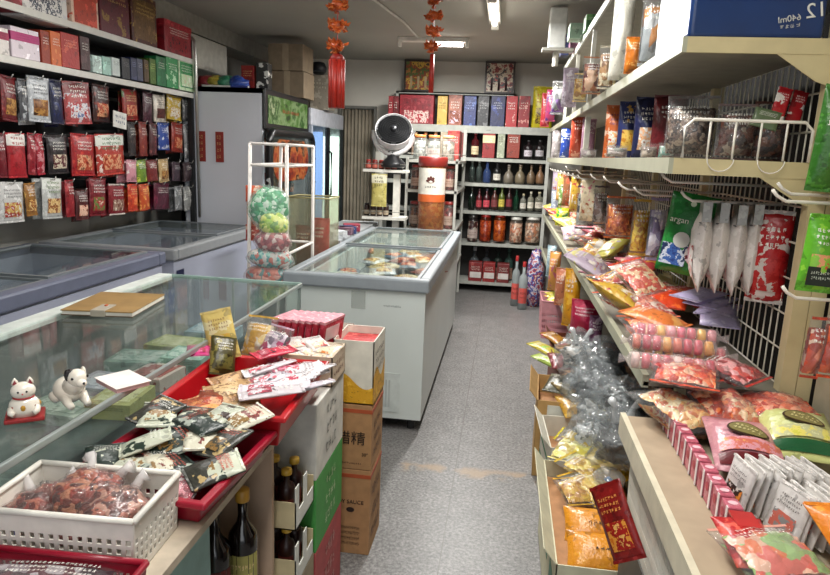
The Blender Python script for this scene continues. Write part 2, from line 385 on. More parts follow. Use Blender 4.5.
# ================================================================== THE ROOM
XL, XR, YB, ZC = -2.95, 1.32, 7.9, 2.62
def floor_mat():
    m, nt, b = newmat('vinyl_floor'); v = coords(nt, False)
    n1 = noise(nt, v, 70, 3, .75); n2 = noise(nt, v, 9, 4, .6)
    c = ramp(nt, n1.outputs[0], [(.32, '4e4d4d'), (.44, '6c6a69'), (.56, '858381'), (.70, 'a19f9c')])
    c2 = ramp(nt, n2.outputs[0], [(.3, 'd6d6d6'), (.7, 'ffffff')])
    mx = nt.nodes.new('ShaderNodeMixRGB'); mx.blend_type = 'MULTIPLY'; mx.inputs[0].default_value = .8
    nt.links.new(c, mx.inputs[1]); nt.links.new(c2, mx.inputs[2])
    sp = nt.nodes.new('ShaderNodeSeparateXYZ'); nt.links.new(v, sp.inputs[0])
    prev = mx.outputs[0]
    def line(axis, at_, wd, fade=None, colr='55504c', amt=.7):
        nonlocal prev
        s = nt.nodes.new('ShaderNodeMath'); s.operation = 'SUBTRACT'; s.inputs[1].default_value = at_; nt.links.new(sp.outputs[axis], s.inputs[0])
        a = nt.nodes.new('ShaderNodeMath'); a.operation = 'ABSOLUTE'; nt.links.new(s.outputs[0], a.inputs[0])
        l = nt.nodes.new('ShaderNodeMapRange'); l.inputs[1].default_value = wd; l.inputs[2].default_value = wd*.4; l.inputs[3].default_value = 0; l.inputs[4].default_value = amt
        nt.links.new(a.outputs[0], l.inputs[0]); f = l.outputs[0]
        if fade:
            nn = noise(nt, v, fade, 3); r2 = ramp(nt, nn.outputs[0], [(.48, '000000'), (.6, 'ffffff')])
            q = nt.nodes.new('ShaderNodeMath'); q.operation = 'MULTIPLY'; nt.links.new(f, q.inputs[0]); nt.links.new(r2, q.inputs[1]); f = q.outputs[0]
        x = nt.nodes.new('ShaderNodeMixRGB'); x.inputs[2].default_value = lin(colr); nt.links.new(f, x.inputs[0]); nt.links.new(prev, x.inputs[1]); prev = x.outputs[0]
    line(0, -.16, .0035); line(1, 5.75, .006, None, '6b6864', .5)
    line(1, 3.02, .07, 7, '9c8468', .75)      # worn brown joint across the aisle
    nt.links.new(prev, b.inputs['Base Color']); b.inputs['Roughness'].default_value = .42
    bump(nt, b, n1.outputs[0], .08); return m
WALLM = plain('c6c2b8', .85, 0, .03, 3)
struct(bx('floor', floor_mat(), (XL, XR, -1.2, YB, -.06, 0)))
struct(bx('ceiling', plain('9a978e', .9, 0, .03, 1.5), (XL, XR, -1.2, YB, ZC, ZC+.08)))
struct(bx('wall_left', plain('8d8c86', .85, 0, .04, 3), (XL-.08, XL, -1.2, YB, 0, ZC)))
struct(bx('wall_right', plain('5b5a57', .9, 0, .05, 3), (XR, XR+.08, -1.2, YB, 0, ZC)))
mb = MB(); mb.box(XL, -2.02, YB, YB+.1, 0, ZC).box(-1.62, XR, YB, YB+.1, 0, ZC).box(-2.02, -1.62, YB, YB+.1, 2.06, ZC)
struct(mb.build('wall_back', WALLM))
struct(bx('trim_1', plain('8f8d85', .8), (XL, -2.66, 4.6, YB, 2.47, ZC)))
mb = MB(); mb.box(-2.05, -2.02, YB-.03, YB+.02, 0, 2.09).box(-1.62, -1.59, YB-.03, YB+.02, 0, 2.09).box(-2.02, -1.62, YB-.03, YB+.02, 2.06, 2.09)
struct(mb.build('trim_2', plain('6c6a64', .6)))
# pleated curtain in the doorway
mb = MB(); mb.grid(lambda u, v: Vector((-2.015+.39*u, YB+.03+.018*math.sin(u*2*math.pi*9)+.004*math.sin(v*9+u*20), .02+2.038*v)), 90, 6)
o = mb.build('curtain', plain('8d8474', .8, 0, .1, 6), smooth=True); tag(o, 'grey brown pleated curtain hanging in the rear doorway', 'curtain')
s = o.modifiers.new('s', 'SOLIDIFY'); s.thickness = .004
# ceiling cables
o = MB().tube([(-2.0, 4.6, ZC-.012), (-1.1, 4.55, ZC-.02), (-.3, 4.7, ZC-.012)], .006).build('ceiling_cable', plain('a09d94', .6)); tag(o, 'thin pale cable running across the ceiling toward the tube light', 'cable')
o = MB().tube([(-1.02, 4.75, ZC-.012), (-.92, 5.6, ZC-.012), (-.9, 6.25, ZC-.012)], .009).build('ceiling_cable', plain('b6b3aa', .6)); tag(o, 'short pale cable leading into the rear ceiling tube light', 'cable')

def tube_light(x, y, L, along, lit0, lit1, label):
    t = empty('ceiling_tube_light', (x, y, ZC), 0 if along == 'x' else R(90))
    bx('housing', plain('c9c6bd', .5), (-L/2, L/2, -.045, .045, -.04, 0), t, .006)
    MB().tube([(lit0, 0, -.058), (lit1, 0, -.058)], .02, 12).build('tube', glow('fff9ee', 9), t, smooth=True)
    mb = MB(); mb.box(-L/2, -L/2+.03, -.03, .03, -.085, -.04).box(L/2-.03, L/2, -.03, .03, -.085, -.04); mb.build('end_cap', plain('d8d5cc', .5), t, bevel=.004)
    tag(t, label, 'light'); return t
tube_light(-.17, 5.0, .95, 'y', -.36, .36, 'lit white ceiling tube light nearer the aisle, pointing down the shop')
tube_light(-.76, 6.35, .66, 'x', .02, .28, 'white ceiling tube light lying crosswise near the rear wall, lit at its right end')
tube_light(-.15, 2.3, 1.4, 'y', -.65, .65, 'ceiling tube light over the near shelf racks')
tube_light(-.25, .6, 1.4, 'y', -.65, .65, 'ceiling tube light over the front of the shop')

tube_light(-1.7, 3.0, 1.2, 'y', -.55, .55, 'ceiling tube light over the glass counter and wall freezers')
# wall mounted unit at upper left
t = empty('wall_air_conditioner', (-2.80, 5.62, 2.22)); g = plain('b3b1a8', .5)
bx('casing', g, (-.14, .16, -.42, .42, -.03, .24), t, .02)
mb = MB()
for k in range(6): mb.box(-.11, .12, -.424, -.42, .0+k*.035, .012+k*.035)
mb.build('louver', plain('8b8a84', .5), t); tag(t, 'grey white air conditioner body high on the left wall past the rack', 'air conditioner')

# ================================================================== LEFT WALL RACK
XF = -2.60
t = empty('wall_rack', (-2.78, 3.4, 0))
def child(o, p=None): o.parent = p; o.matrix_parent_inverse = p.matrix_world.inverted() if False else Matrix.Translation(-p.location); return o
DBOARD = plain('3c3f42', .7, 0, .05); EDGE = plain('cfcdc6', .45, 0, .03)
for z in (2.235, 1.965):
    b = child(bx('shelf_board', plain('77787a', .5), (-2.93, XF-.012, 1.2, 5.25, z-.028, z)), t)
    e = bx('front_edge', EDGE, (XF-.012, XF, 1.2, 5.26, z-.034, z+.003), None); e.parent = b
child(bx('back_panel', plain('2c2e31', .75, 0, .08), (-2.945, -2.93, 1.2, 5.25, 1.13, 2.5)), t)
mb = MB()
for z in (1.86, 1.52, 1.22): mb.box(-2.93, -2.915, 1.2, 5.25, z-.012, z+.012)
child(mb.build('hook_rail', chrome('8c8d8c')), t)
pts = [(XF+.02, 5.27, .95), (XF+.02, 5.27, 2.36)]+[(XF+.02-.05*(1-math.cos(a)), 5.27, 2.36+.05*math.sin(a)) for a in (R(30), R(60), R(90))]+[(-2.92, 5.27, 2.41)]
child(MB().tube(pts, .013, 8).build('end_frame', chrome('b9b8b2', .3), None, smooth=True), t)
child(MB().tube([(-2.92, 5.27, 2.41), (-2.92, 4.5, 2.41)], .009, 8).build('top_rail', chrome('a9a8a3', .3), None, smooth=True), t)
child(bx('upright', plain('1d1e20', .5), (-2.66, -2.62, 5.26, 5.30, .9, 2.42)), t)
tag(t, 'two-board grey wall rack with pegboard back and chrome end frame', 'rack')

def row(ax, c, items, where, cat, group, builder, depth=.05, nm=None, hang=None):
    n = len(items)
    for i, it in enumerate(items):
        px1, t_, px2, b_, col, desc = it[:6]; kw = dict(it[6]) if len(it) > 6 else {}
        if hang and px2-px1 > 8:      # a second pouch hangs behind the first on the same hook
            l2, r2, w2, h2 = spot(ax, c, px1, t_, px2, b_, .03); o2 = bag(w2*.95, h2*rnd.uniform(.92, 1.02), .03, col, kw.get('acc'), name='snack_bag', detail=False)
            at(o2, l2-FDIR[ax]*.055+Vector((0, rnd.uniform(-.05, .05), rnd.uniform(-.02, .0))), r2+rnd.uniform(-.2, .2), 0, rnd.uniform(-.09, .09)); tag(o2, f'pouch hanging behind the {desc} on the left rack', cat, group)
        dp = kw.pop('depth', depth); off = kw.pop('off', 0); tilt = kw.pop('tilt', rnd.uniform(-.07, .07) if hang else 0); yaw = kw.pop('yaw', 0); bd = kw.pop('builder', builder)
        loc, rz, w_, h_ = spot(ax, c, px1, t_, px2, b_, dp)
        loc = loc - FDIR[ax]*off
        o = bd(w_*.97, h_, dp, col, **kw)
        at(o, loc, rz+yaw+(rnd.uniform(-.16, .16) if hang else rnd.uniform(-.04, .04)), 0, tilt)
        tag(o, f'{desc}, {ORD[i]} {where}', cat, group)
        if hang:
            M = FDIR[ax]; base = loc+Vector((0, 0, h_*.955)); hk = MB()
            a = base-M*hang[0]; e = base+M*hang[1]
            hk.tube([a, e, e+M*.012+Vector((0, 0, .02))], .0035, 6)
            hobj = hk.build('display_hook', chrome('bdbcb6', .35), smooth=True); tag(hobj, f'metal hook holding the {desc}, left rack', 'hook', 'display hooks')
LW = 'from near end, left rack '
# top board
row('x+', XF-.01, [
 (-8, -42, 21, 8, '8a2730', 'dark red gift box with pink print', dict(acc='b0606a')),
 (22, -38, 66, 21, 'd9d7d4', 'white box with black drawings', dict(pic=['1c1c20', 'd9d7d4', '3b4150', 'dcdcdc'], txt='2b3a66', acc='c9c9cc')),
 (71, -25, 98, 30, 'd8b9a6', 'pinkish white box with red centre band', dict(panel='b23a22', txt='e9c65a', acc='c85a44')),
 (100, -20, 129, 38, '5a0f1f', 'maroon gift bag with gold print', dict(acc='8b6a2c', txt='c8a862')),
 (131, -4, 157, 45, '4c1f16', 'brown gold gift box with framed front', dict(panel='6a4a22', acc='99793a', txt='d0b366')),
 (165, 24, 191, 55, '8e1622', 'crimson lidded gift box with dark figure', dict(lid='a3202c', pic=['2c0c10', '8e1622', '6b1018'], acc='a3202c')),
], LW+'top board', 'box', 'gift boxes on the top board of the left rack', carton, .14)
row('x+', XF-.01, [
 (-9, 27, 9, 54, 'd8d2ce', 'white box with magenta top and black words', dict(band='a11f4e', txt='222222')),
 (12, 29, 39, 59, 'd9cdd6', 'white pink box with magenta top', dict(band='a8286a', txt='c33a80')),
 (41, 31, 50, 64, '8f3019', 'narrow rust red box', dict(acc='a5431f')),
 (51, 32, 61, 66, 'c9622a', 'narrow orange box', dict(acc='dd8a4a')),
 (62, 34, 79, 68, 'a3211a', 'red box with ornate pink print', dict(acc='c8543c', txt='e6a089')),
 (81, 37, 90, 70, '3a1216', 'dark maroon box', {}),
 (93, 56, 102, 73, 'b9cfc9', 'small mint white box', dict(txt='1d2f3a')),
 (103, 57, 111, 75, '9fc7bb', 'small mint green box', dict(txt='2d5a4a')),
 (112, 58, 120, 76, 'c6d0ce', 'small pale grey box', dict(txt='50605e')),
 (122, 58, 130, 79, '16181f', 'small black pack', dict(txt='8a8a90')),
 (131, 58, 137, 80, '232a4c', 'navy pack', dict(txt='98a2c8')),
 (137.5, 59, 143, 81, '3b3f58', 'slate blue pack', dict(txt='c9c9d4')),
 (144, 60, 149, 82, '4f3a1e', 'brown gold pack', dict(txt='caa75a')),
 (150, 59, 156, 84, '4d6a24', 'olive green pack', dict(txt='d9e08f')),
 (157, 57, 166, 86, '146638', 'deep green pack', dict(acc='1d8047')),
 (167, 58, 178, 88, '2f8a4e', 'green and white printed pack', dict(acc='b9dcb8')),
 (179, 60, 194, 91, 'c3dcb4', 'pale green box with white animal print', dict(acc='e8efe0', panel='2d8a4c', pic=['e6e8da', 'c3dcb4', 'cfc6a8'])),
], LW+'lower board', 'box', 'small boxes on the lower board of the left rack', carton, .10)
XH = -2.66
NUTS = ['5a3218', '8a5a2c', 'b98a4a', '3c1c10']; MEAT = ['7a1c14', 'b4472a', 'd8a07a', '4a100c']; COOK = ['c89a5a', 'e3c48a', '8a4a20', 'd9ae6a']
row('x+', XH, [
 (1, 76, 20, 121, '6a1a20', 'brown red pouch with nut picture', dict(pic=NUTS, acc='8a2a2a')),
 (21, 79, 30, 120, '4b4d52', 'narrow silver grey pouch', dict(acc='b8bcc0')),
 (31, 77, 51, 122, 'b9bdc2', 'silver white pouch with brown nut picture', dict(pic=NUTS, acc='e4e6e8', txt='4a4a4a')),
 (52, 80, 66, 124, '141c40', 'navy blue pouch', dict(acc='1d2c66')),
 (68, 82, 92, 124, 'b04a4c', 'red topped pouch with white speckled print', dict(top='7a1218', acc='d6cfd6', pic=['c8c4d4', 'b0282c', 'e0dce0', '6a7aa8'])),
 (94, 85, 112, 122, '3c1c1a', 'dark brown pouch with red meat picture', dict(pic=MEAT, acc='7a2a22')),
 (122, 90, 142, 120, '8a1c16', 'red and green pouch with thin gold frame', dict(acc='3d5a24', pic=MEAT, txt='e8d8a0')),
 (144, 92, 154, 122, '3d1020', 'dark maroon pouch', {}),
 (155, 95, 168, 122, 'b8b0a4', 'white framed pouch with brown window', dict(pic=['3a1410', '5a241a', '2a0c0a'], txt='3a1410')),
 (169, 96, 182, 120, 'c8a83a', 'yellow and white pouch', dict(acc='e0dccf', pic=['d8a020', 'e8e0d0', 'b8801c'])),
 (184, 97, 195, 121, '4a4a4c', 'grey black pouch', dict(acc='8a8a8a')),
], LW+'upper hooks', 'bag', 'pouches on the upper hooks of the left rack', bag, .035, hang=(.22, .03))
row('x+', XH, [
 (-4, 133, 8, 178, '6a1420', 'wine red pouch', dict(acc='8a2530')),
 (10, 133, 28, 178, 'a81c28', 'crimson pouch with white printed top', dict(top='dcd8d2', txt='a02020', acc='8a1420')),
 (29, 133, 37, 175, '8c1626', 'narrow crimson pouch seen partly edge on', dict(acc='c05a60')),
 (38, 134, 47, 175, 'a01c30', 'second narrow crimson pouch with pale stripe', dict(acc='d08a90')),
 (49, 135, 71, 174, '221c20', 'black pouch with pale snack picture', dict(pic=['a89a86', 'd8ccb4', '5a1c28', '8a7a60'], acc='3a2c34')),
 (73, 134, 96, 176, 'a01820', 'red pouch with orange meat picture', dict(pic=MEAT, acc='c83c30')),
 (98, 134, 127, 175, 'b23a30', 'red pouch with large white green label', dict(top='d9dcd2', txt='3a7a4a', acc='e0cfc4', pic=MEAT)),
 (129, 122, 139, 156, '2a2426', 'black brown pouch', dict(acc='5a4a44')),
 (140, 122, 150, 156, '7a2a22', 'russet pouch', dict(acc='b06a52')),
 (150.5, 123, 159, 155, '4a1c20', 'dark plum pouch', dict(acc='8a4a48')),
 (160, 123, 171, 150, '2c4a9a', 'blue and white pouch', dict(acc='d6dae6', txt='e6e6f0')),
 (172, 123, 185, 152, '8a2c20', 'red brown pouch with meat picture', dict(pic=MEAT)),
 (187, 124, 197, 158, '8a8a8c', 'grey white pouch', dict(acc='d0d0d0')),
], LW+'middle hooks', 'bag', 'pouches on the middle hooks of the left rack', bag, .035, hang=(.22, .03))
row('x+', XH+.01, [
 (-2, 182, 27, 223, 'c4c4c2', 'clear white pouch with red dot', dict(pic=['d8d4cc', 'a02c2c', 'c8a860', 'dcdcd8'], acc='e6e6e4', txt='4a4a4a')),
 (28.5, 183, 39, 216, '9a6a30', 'amber snack pouch', dict(acc='d8a850', pic=COOK)),
 (41, 178, 66, 219, 'b4b6b4', 'silver pouch with biscuit picture', dict(top='e0e2dc', txt='6a8a4a', pic=COOK, acc='d0d2d0')),
 (67, 180, 77, 217, '8a1a24', 'narrow ruby pouch', dict(acc='b03c40')),
 (78, 190, 90, 220, '4c1a1c', 'small brown red pouch with fruit picture', dict(pic=['c86a5a', 'e0b8a0', '7a2a20'])),
 (91, 178, 107, 216, '6e0f1c', 'dark red pouch with white words and pictures', dict(pic=['d8c8b0', 'a02c30', '5a7a3a', 'b85a50'])),
 (108.5, 184, 128, 215, '7a1420', 'dark red pouch with mixed nuts picture', dict(pic=['c8b8a0', '6a3c2c', '9a7a6a', 'e0d4c0'], seal='c0b8b0')),
 (129, 184, 140, 211, 'c03a20', 'orange red pouch', dict(acc='e07a40', txt='f0d890')),
 (141, 184, 152, 210, 'b84a22', 'burnt orange pouch', dict(acc='e09a50', txt='f0d080')),
 (153, 183, 173, 209, '4e0f26', 'wide plum coloured pouch', dict(acc='6e1c3a')),
 (175, 186, 185, 210, '77797a', 'small grey silver pouch', dict(acc='b8babc')),
 (186, 186, 196, 210, '8a8a88', 'small pale silver pouch', dict(acc='d0d0cc')),
], LW+'lowest hooks', 'bag', 'pouches on the lowest hooks of the left rack', bag, .035, hang=(.2, .03))
row('x+', XH+.02, [
 (128, 160, 138, 182, 'c88a96', 'small white pink packet', dict(acc='e6dcd8')),
 (139, 160, 148, 182, '6a8a2c', 'small yellow green packet', dict(acc='c8c850')),
 (149, 160, 159, 181, '6a1c1c', 'small dark red packet', dict(acc='8a3a30')),
 (160, 159, 171, 182, 'b89a6a', 'small cream and brown packet', dict(acc='e0d0b0', pic=NUTS)),
 (172, 162, 183, 181, '3c2a34', 'small black packet with white words', dict(txt='e8e8e8')),
 (184, 162, 197, 181, '3a2c30', 'small charcoal packet with white words', dict(txt='f0f0f0')),
], 'from left in short row, left rack far end', 'bag', 'packets at the far end of the left rack', bag, .03, hang=(.2, .03))
# white price tag hanging from the upper row
loc, rz, w_, h_ = spot('x+', XH+.05, 113, 112, 126, 128, .004)
o = bx('price_tag', plain('d8d6d0', .5), (-w_/2, w_/2, -.002, .002, 0, h_)); at(o, loc, rz, 0, .1); st = strokes(lambda u, v: Vector(((u-.5)*w_, -.003, v*h_)), .1, .9, .2, .85, 2, MB(), h_/w_, 5).build('lettering', plain('39507a'), o)
tag(o, 'white price tag with blue writing hanging between pouches on the left rack', 'tag')

# ================================================================== CHEST FREEZERS
def chest_freezer(name, x0, x1, y0, y1, H, body, rimc, label, rimw=.06, panes=((0, .5), (.5, 1)), stuffm=None, along='y', vents=True, sealc='6d7377'):
    cx, cy = (x0+x1)/2, (y0+y1)/2; W, L = x1-x0, y1-y0
    t = empty(name, (cx, cy, 0)); bm = plain(body, .38, 0, .02, 3); e = .02
    mb = MB(); wl = .06; X, Y = W/2-e, L/2-e
    mb.box(-X, X, -Y, -Y+wl, .07, H-.05).box(-X, X, Y-wl, Y, .07, H-.05).box(-X, -X+wl, -Y+wl, Y-wl, .07, H-.05).box(X-wl, X, -Y+wl, Y-wl, .07, H-.05).box(-X+wl, X-wl, -Y+wl, Y-wl, .07, .45)
    mb.build('cabinet_body', bm, t); bx('inner_shade_block', plain('6a6e70', .5), (-X+wl, X-wl, -Y+wl, Y-wl, .452, .62), t)  # grey block added inside to darken the view through the lids
    r = MB(); r.box(-W/2, W/2, -L/2, -L/2+rimw, H-.075, H).box(-W/2, W/2, L/2-rimw, L/2, H-.075, H).box(-W/2, -W/2+rimw, -L/2+rimw, L/2-rimw, H-.075, H).box(W/2-rimw, W/2, -L/2+rimw, L/2-rimw, H-.075, H)
    r.build('rim', plain(rimc, .4, 0, .03), t, bevel=.012)
    for k, (a, b) in enumerate(panes):
        ya, yb = -L/2+rimw+(L-2*rimw)*a, -L/2+rimw+(L-2*rimw)*b; zz = H-.012+.012*(k % 2)
        g = bx('glass_lid', GLASS, (-W/2+rimw, W/2-rimw, ya, yb, zz, zz+.005), t)
        f = MB(); q = .018; f.box(-W/2+rimw, W/2-rimw, ya, ya+q, zz-.003, zz+.009).box(-W/2+rimw, W/2-rimw, yb-q, yb, zz-.003, zz+.009).box(-W/2+rimw, -W/2+rimw+q, ya+q, yb-q, zz-.003, zz+.009).box(W/2-rimw-q, W/2-rimw, ya+q, yb-q, zz-.003, zz+.009)
        f.build('lid_frame', plain('8a9094', .35, .3), g)
    for sx in (-1, 1):
        for sy in (-1, 1): MB().tube([(sx*(X-.06), sy*(Y-.06), 0), (sx*(X-.06), sy*(Y-.06), .07)], .022, 10).build('caster', DARK, t)
    bx('base_shadow_gap', DARK, (-X+.03, X-.03, -Y+.03, Y-.03, .05, .07), t).name = 'base_shade_slab'  # dark slab paints the shadow gap under the cabinet
    tag(t, label, 'freezer'); return t
isl = chest_freezer('chest_freezer', -1.20, -.375, 3.42, 5.85, .885, 'cfd6d2', '8f969b', 'long white island freezer with grey rim and sliding glass lids in the aisle', panes=((0, .5), (.5, 1)))
bx('service_panel', plain('c8cfcb', .4), (-.36, .27, -1.199, -1.196, .11, .34), isl)
mb = MB()
for k in range(9): mb.box(.06+.018*k, .07+.018*k, -1.201, -1.199, .14, .30)
mb.build('vent', plain('aeb4b1', .5), isl)
text('maker_mark', 'Beautiful', .028, plain('7c8587', .5), isl, FRONT(.2, -1.1965, .72)) if False else strokes(lambda u, v: Vector((.16+.1*u, -1.1965, .715+.02*v)), 0, 1, 0, 1, 1, MB(), .14, 3).build('maker_mark', plain('6c7577'), isl)
bx('caution_sticker', film(.25, 'd8dcd8', .3, 0), (-.02, .06, -1.198, -1.1955, .70, .80), isl)
fz1 = chest_freezer('chest_freezer', -2.88, -1.98, 1.75, 3.60, .925, 'a9adc0', '6d7286', 'nearest chest freezer along the left wall, lavender body with slate blue rim', rimw=.075)
for k in range(3): bx('badge', plain('b7a36a', .4, .5), (.433, .4345, .74, .80, .72-.045*k, .75-.045*k), fz1)
fz2 = chest_freezer('chest_freezer', -2.88, -1.97, 3.68, 5.10, .925, 'a4a8b8', '8d9093', 'farther chest freezer along the left wall, grey rim and two glass lids', rimw=.05)
bx('thermostat', plain('2a2c48', .3), (.437, .44, -.66, -.57, .74, .785), fz2)

def frozen(cx, cy, sx, sy, z, n, cols, where, grp, label_kind):
    for i in range(n):
        q = i/n; x = cx-sx/2+sx*((i*2+1) % 5+.5)/5; y = cy-sy/2+sy*(i+.5)/n
        col, nm_ = cols[i % len(cols)]
        o = bag(.17, .24, .05, col, pic=MEAT if i % 2 else COOK, name='frozen_food_pack', detail=False)
        lay(o, x, y-.1, z+.03, rnd.uniform(-.6, .6)); tag(o, f'{nm_} frozen food pack, {ORD[i]} from the near end inside the {where}', 'food pack', grp)
frozen(-.79, 4.6, .56, 2.1, .70, 20, [('b9bcc0', 'silver white'), ('7a2a24', 'red brown'), ('c8b48a', 'tan'), ('5a6a7a', 'grey blue')], 'island freezer', 'frozen packs in the island freezer', '')
frozen(-2.43, 2.9, .45, 1.0, .66, 9, [('6a4a3a', 'brown'), ('8a8a86', 'grey'), ('4a5a5a', 'dark green'), ('b0a890', 'cream')], 'nearest left freezer', 'frozen packs in the nearest left freezer', '')
frozen(-2.43, 4.4, .45, 1.1, .66, 8, [('5a5a5e', 'grey'), ('3a3c44', 'slate'), ('7a6a5a', 'brown')], 'farther left freezer', 'frozen packs in the farther left freezer', '')
for (x, y, hh) in ((-1.02, 4.15, .14), (-.86, 4.15, .14), (-.98, 5.3, .16), (-.62, 3.75, .12)):
    b = carton(.14, hh, .12, 'c2c2bc', 'd8d8d2', name='ice_cream_box', txt='7a3a3a'); at(b, (x, y, .46+.16), rnd.uniform(-.2, .2))
    tag(b, {(-1.02): 'white frozen dessert box by the left rim under the island freezer glass', (-.86): 'white frozen dessert box in the middle under the island freezer glass', (-.98): 'white frozen dessert box at the far end under the island freezer glass', (-.62): 'white frozen dessert box near the right front corner under the freezer glass'}[x], 'box', 'boxes inside the island freezer')
for o in [o for o in COL.objects if o.name.startswith('ice_cream_box')]: o.location.z = .62

# ================================================================== UPRIGHT FRIDGES
t = empty('upright_fridge', (-2.38, 5.9, 0)); FW = plain('d2d6de', .35, 0, .02, 2); BK = plain('131416', .35)
W2, L2 = .38, .60
mb = MB(); mb.box(-W2, W2-.03, -L2, -L2+.05, .1, 2.03).box(-W2, W2-.03, L2-.05, L2, .1, 2.03).box(-W2, -W2+.04, -L2, L2, .1, 2.03).box(-W2, W2-.03, -L2, L2, 1.99, 2.03).box(-W2, W2-.03, -L2, L2, 0, .2)
mb.build('cabinet', FW, t)
mb = MB(); mb.box(W2-.03, W2, -L2, L2, 1.70, 2.035).build('header_frame', BK, t, bevel=.015)
bx('header_picture', photo(['1c3414', '44692c', '6c8458', '2c5020', '8a9874'], 6), (W2, W2+.004, -L2+.06, L2-.06, 1.755, 1.985), t)
st = strokes(lambda u, v: Vector((W2+.006, -.2+.5*u, 1.85+.05*v)), 0, 1, 0, 1, 1, MB(), .12, 8); st.build('header_lettering', plain('a8382c'), t)
# glazed door with rounded black frame
def rrect(x, y0, y1, z0, z1, r, n=6):
    P_ = []
    for (cy_, cz_, a0) in ((y1-r, z1-r, 0), (y0+r, z1-r, 90), (y0+r, z0+r, 180), (y1-r, z0+r, 270)):
        for k in range(n+1): a = R(a0+90*k/n); P_.append((x, cy_+r*math.cos(a), cz_+r*math.sin(a)))
    return P_+[P_[0]]
MB().tube(rrect(W2+.04, -L2-.02, L2-.01, .25, 1.69, .10), .035, 8).build('door_frame', BK, t, smooth=True)
dg = bx('door_glass', film(.05, '9fb0ac', .05, 0), (W2+.035, W2+.042, -L2, L2-.03, .28, 1.66), t)
MB().grid(lambda u, v: Vector((W2+.046, -.05+.98*(u-.5)*(1.0-.3*abs(2*v-1)**3), 1.27+.36*v)), 8, 8).build('door_poster', photo(['4a120e', '7a2814', '9a5428', '240a08', '8a6c4c'], 7), t)
mb = MB()
for z in (.5, .8, 1.1, 1.4): mb.box(-W2+.05, W2-.05, -L2+.05, L2-.05, z, z+.012)
mb.build('shelf', chrome('8a8c8c'), t)
tag(t, 'tall fridge with pale side, black framed glass door and green picture header', 'fridge')
for (dy, nm_) in ((-.46, 'nearer'), (-.36, 'farther')):   # the two door couplets pasted on its side
    k = -.18 if dy == -.46 else -.02
    o = empty('paper_charm', (-2.38+k, 5.9-L2-.003, 1.42))
    bx('paper', plain('8a2a22', .6), (-.035, .035, -.002, .002, 0, .25), o)
    strokes(lambda u, v: Vector(((u-.5)*.05, -.003, .02+.21*v)), 0, 1, 0, 1, 4, MB(), 3, 4).build('lettering', plain('caa066'), o)
    tag(o, f'narrow red paper charm with gold writing, {"left" if k<-.1 else "right"} one of two on the fridge side', 'sign', 'paper charms on the fridge')
# goods inside the first fridge
k = 0
for z in (.81, 1.11, 1.41):
    for y in (5.42, 5.62, 5.82, 6.02, 6.22):
        col = ['a8381c', 'b8581c', '7a1c18', '3a6a7a', 'c08a3a'][(k*2) % 5]; o = bag(.17, .23, .06, col, 'd89a50', pic=MEAT if k % 2 else None, name='drink_pouch', detail=False); at(o, (-2.10, y, z), R(90))
        tag(o, f'{["orange red", "orange", "crimson", "blue grey", "tan"][(k*2)%5]} pouch, {ORD[k%5]} from the near side on the {["lower", "middle", "upper"][k//5]} fridge shelf', 'bag', 'pouches in the black framed fridge'); k += 1

t = empty('glass_door_fridge', (-2.37, 7.22, 0)); L3 = .655
mb = MB(); mb.box(-W2, W2-.04, -L3, -L3+.04, .1, 1.95).box(-W2, W2-.04, L3-.04, L3, .1, 1.95).box(-W2, -W2+.04, -L3, L3, .1, 1.95).box(-W2, W2-.04, -L3, L3, 1.9, 1.95).box(-W2, W2-.04, -L3, L3, 0, .2)
mb.build('cabinet', plain('c6cad0', .4), t)
bx('header', plain('b9bcc4', .4), (W2-.04, W2, -L3, L3, 1.80, 1.97), t, .01)
bx('door_frame', plain('a9b2bf', .35), (W2-.03, W2+.0, -L3, -L3+.05, .2, 1.8), t)
bx('door_frame', BK, (W2-.03, W2+.01, -.04, .02, .2, 1.8), t)
bx('door_frame', BK, (W2-.03, W2+.01, L3-.05, L3, .2, 1.8), t)
bx('door_glass', film(.06, 'a8c4d8', .04, 0), (W2-.02, W2-.015, -L3+.05, -.04, .2, 1.8), t)
bx('door_glass', film(.04, 'd8efe4', .04, 0), (W2-.02, W2-.015, .02, L3-.05, .2, 1.8), t)
MB().tube([(W2+.01, -.06, 1.55), (W2+.05, -.06, 1.53), (W2+.05, -.06, 1.07), (W2+.01, -.06, 1.05)], .012, 8).build('handle', BK, t, smooth=True)
bx('glow_panel', glow('a8ccff', .9), (W2-.30, W2-.05, -.075, -.065, .3, 1.75), t)  # glowing panel on the divider stands in for the blue lit interior
bx('glow_panel', glow('ecfff4', 1.9), (W2-.26, W2-.035, L3-.065, L3-.055, .3, 1.72), t)  # glowing panel stands in for the brightly lit end wall
bx('divider', plain('c6cad0', .4), (-W2+.05, W2-.05, -.064, -.05, .2, 1.8), t)
mb = MB()
for z in (.45, .7, .95, 1.2, 1.45): mb.box(-W2+.08, W2-.12, -L3+.05, -.06, z, z+.012)
mb.build('shelf', chrome('9aa0a6'), t)
tag(t, 'two door glass fridge with bright interior light beside the rear doorway', 'fridge')
k = 0
for z in (.96, 1.21, 1.46):
    for j in range(5):
        o = bottle('wine', .065, .2, '7a9ac8', 'd8dce6', lab='c8d4e8', glass=False, name='drink_bottle', n=10); at(o, (-2.16, 6.70+.095*j, z+.003), R(90))
        tag(o, f'pale blue drink bottle, {ORD[j]} from the left on the {["lower", "middle", "upper"][k//5]} lit fridge shelf', 'bottle', 'bottles in the lit fridge'); k += 1

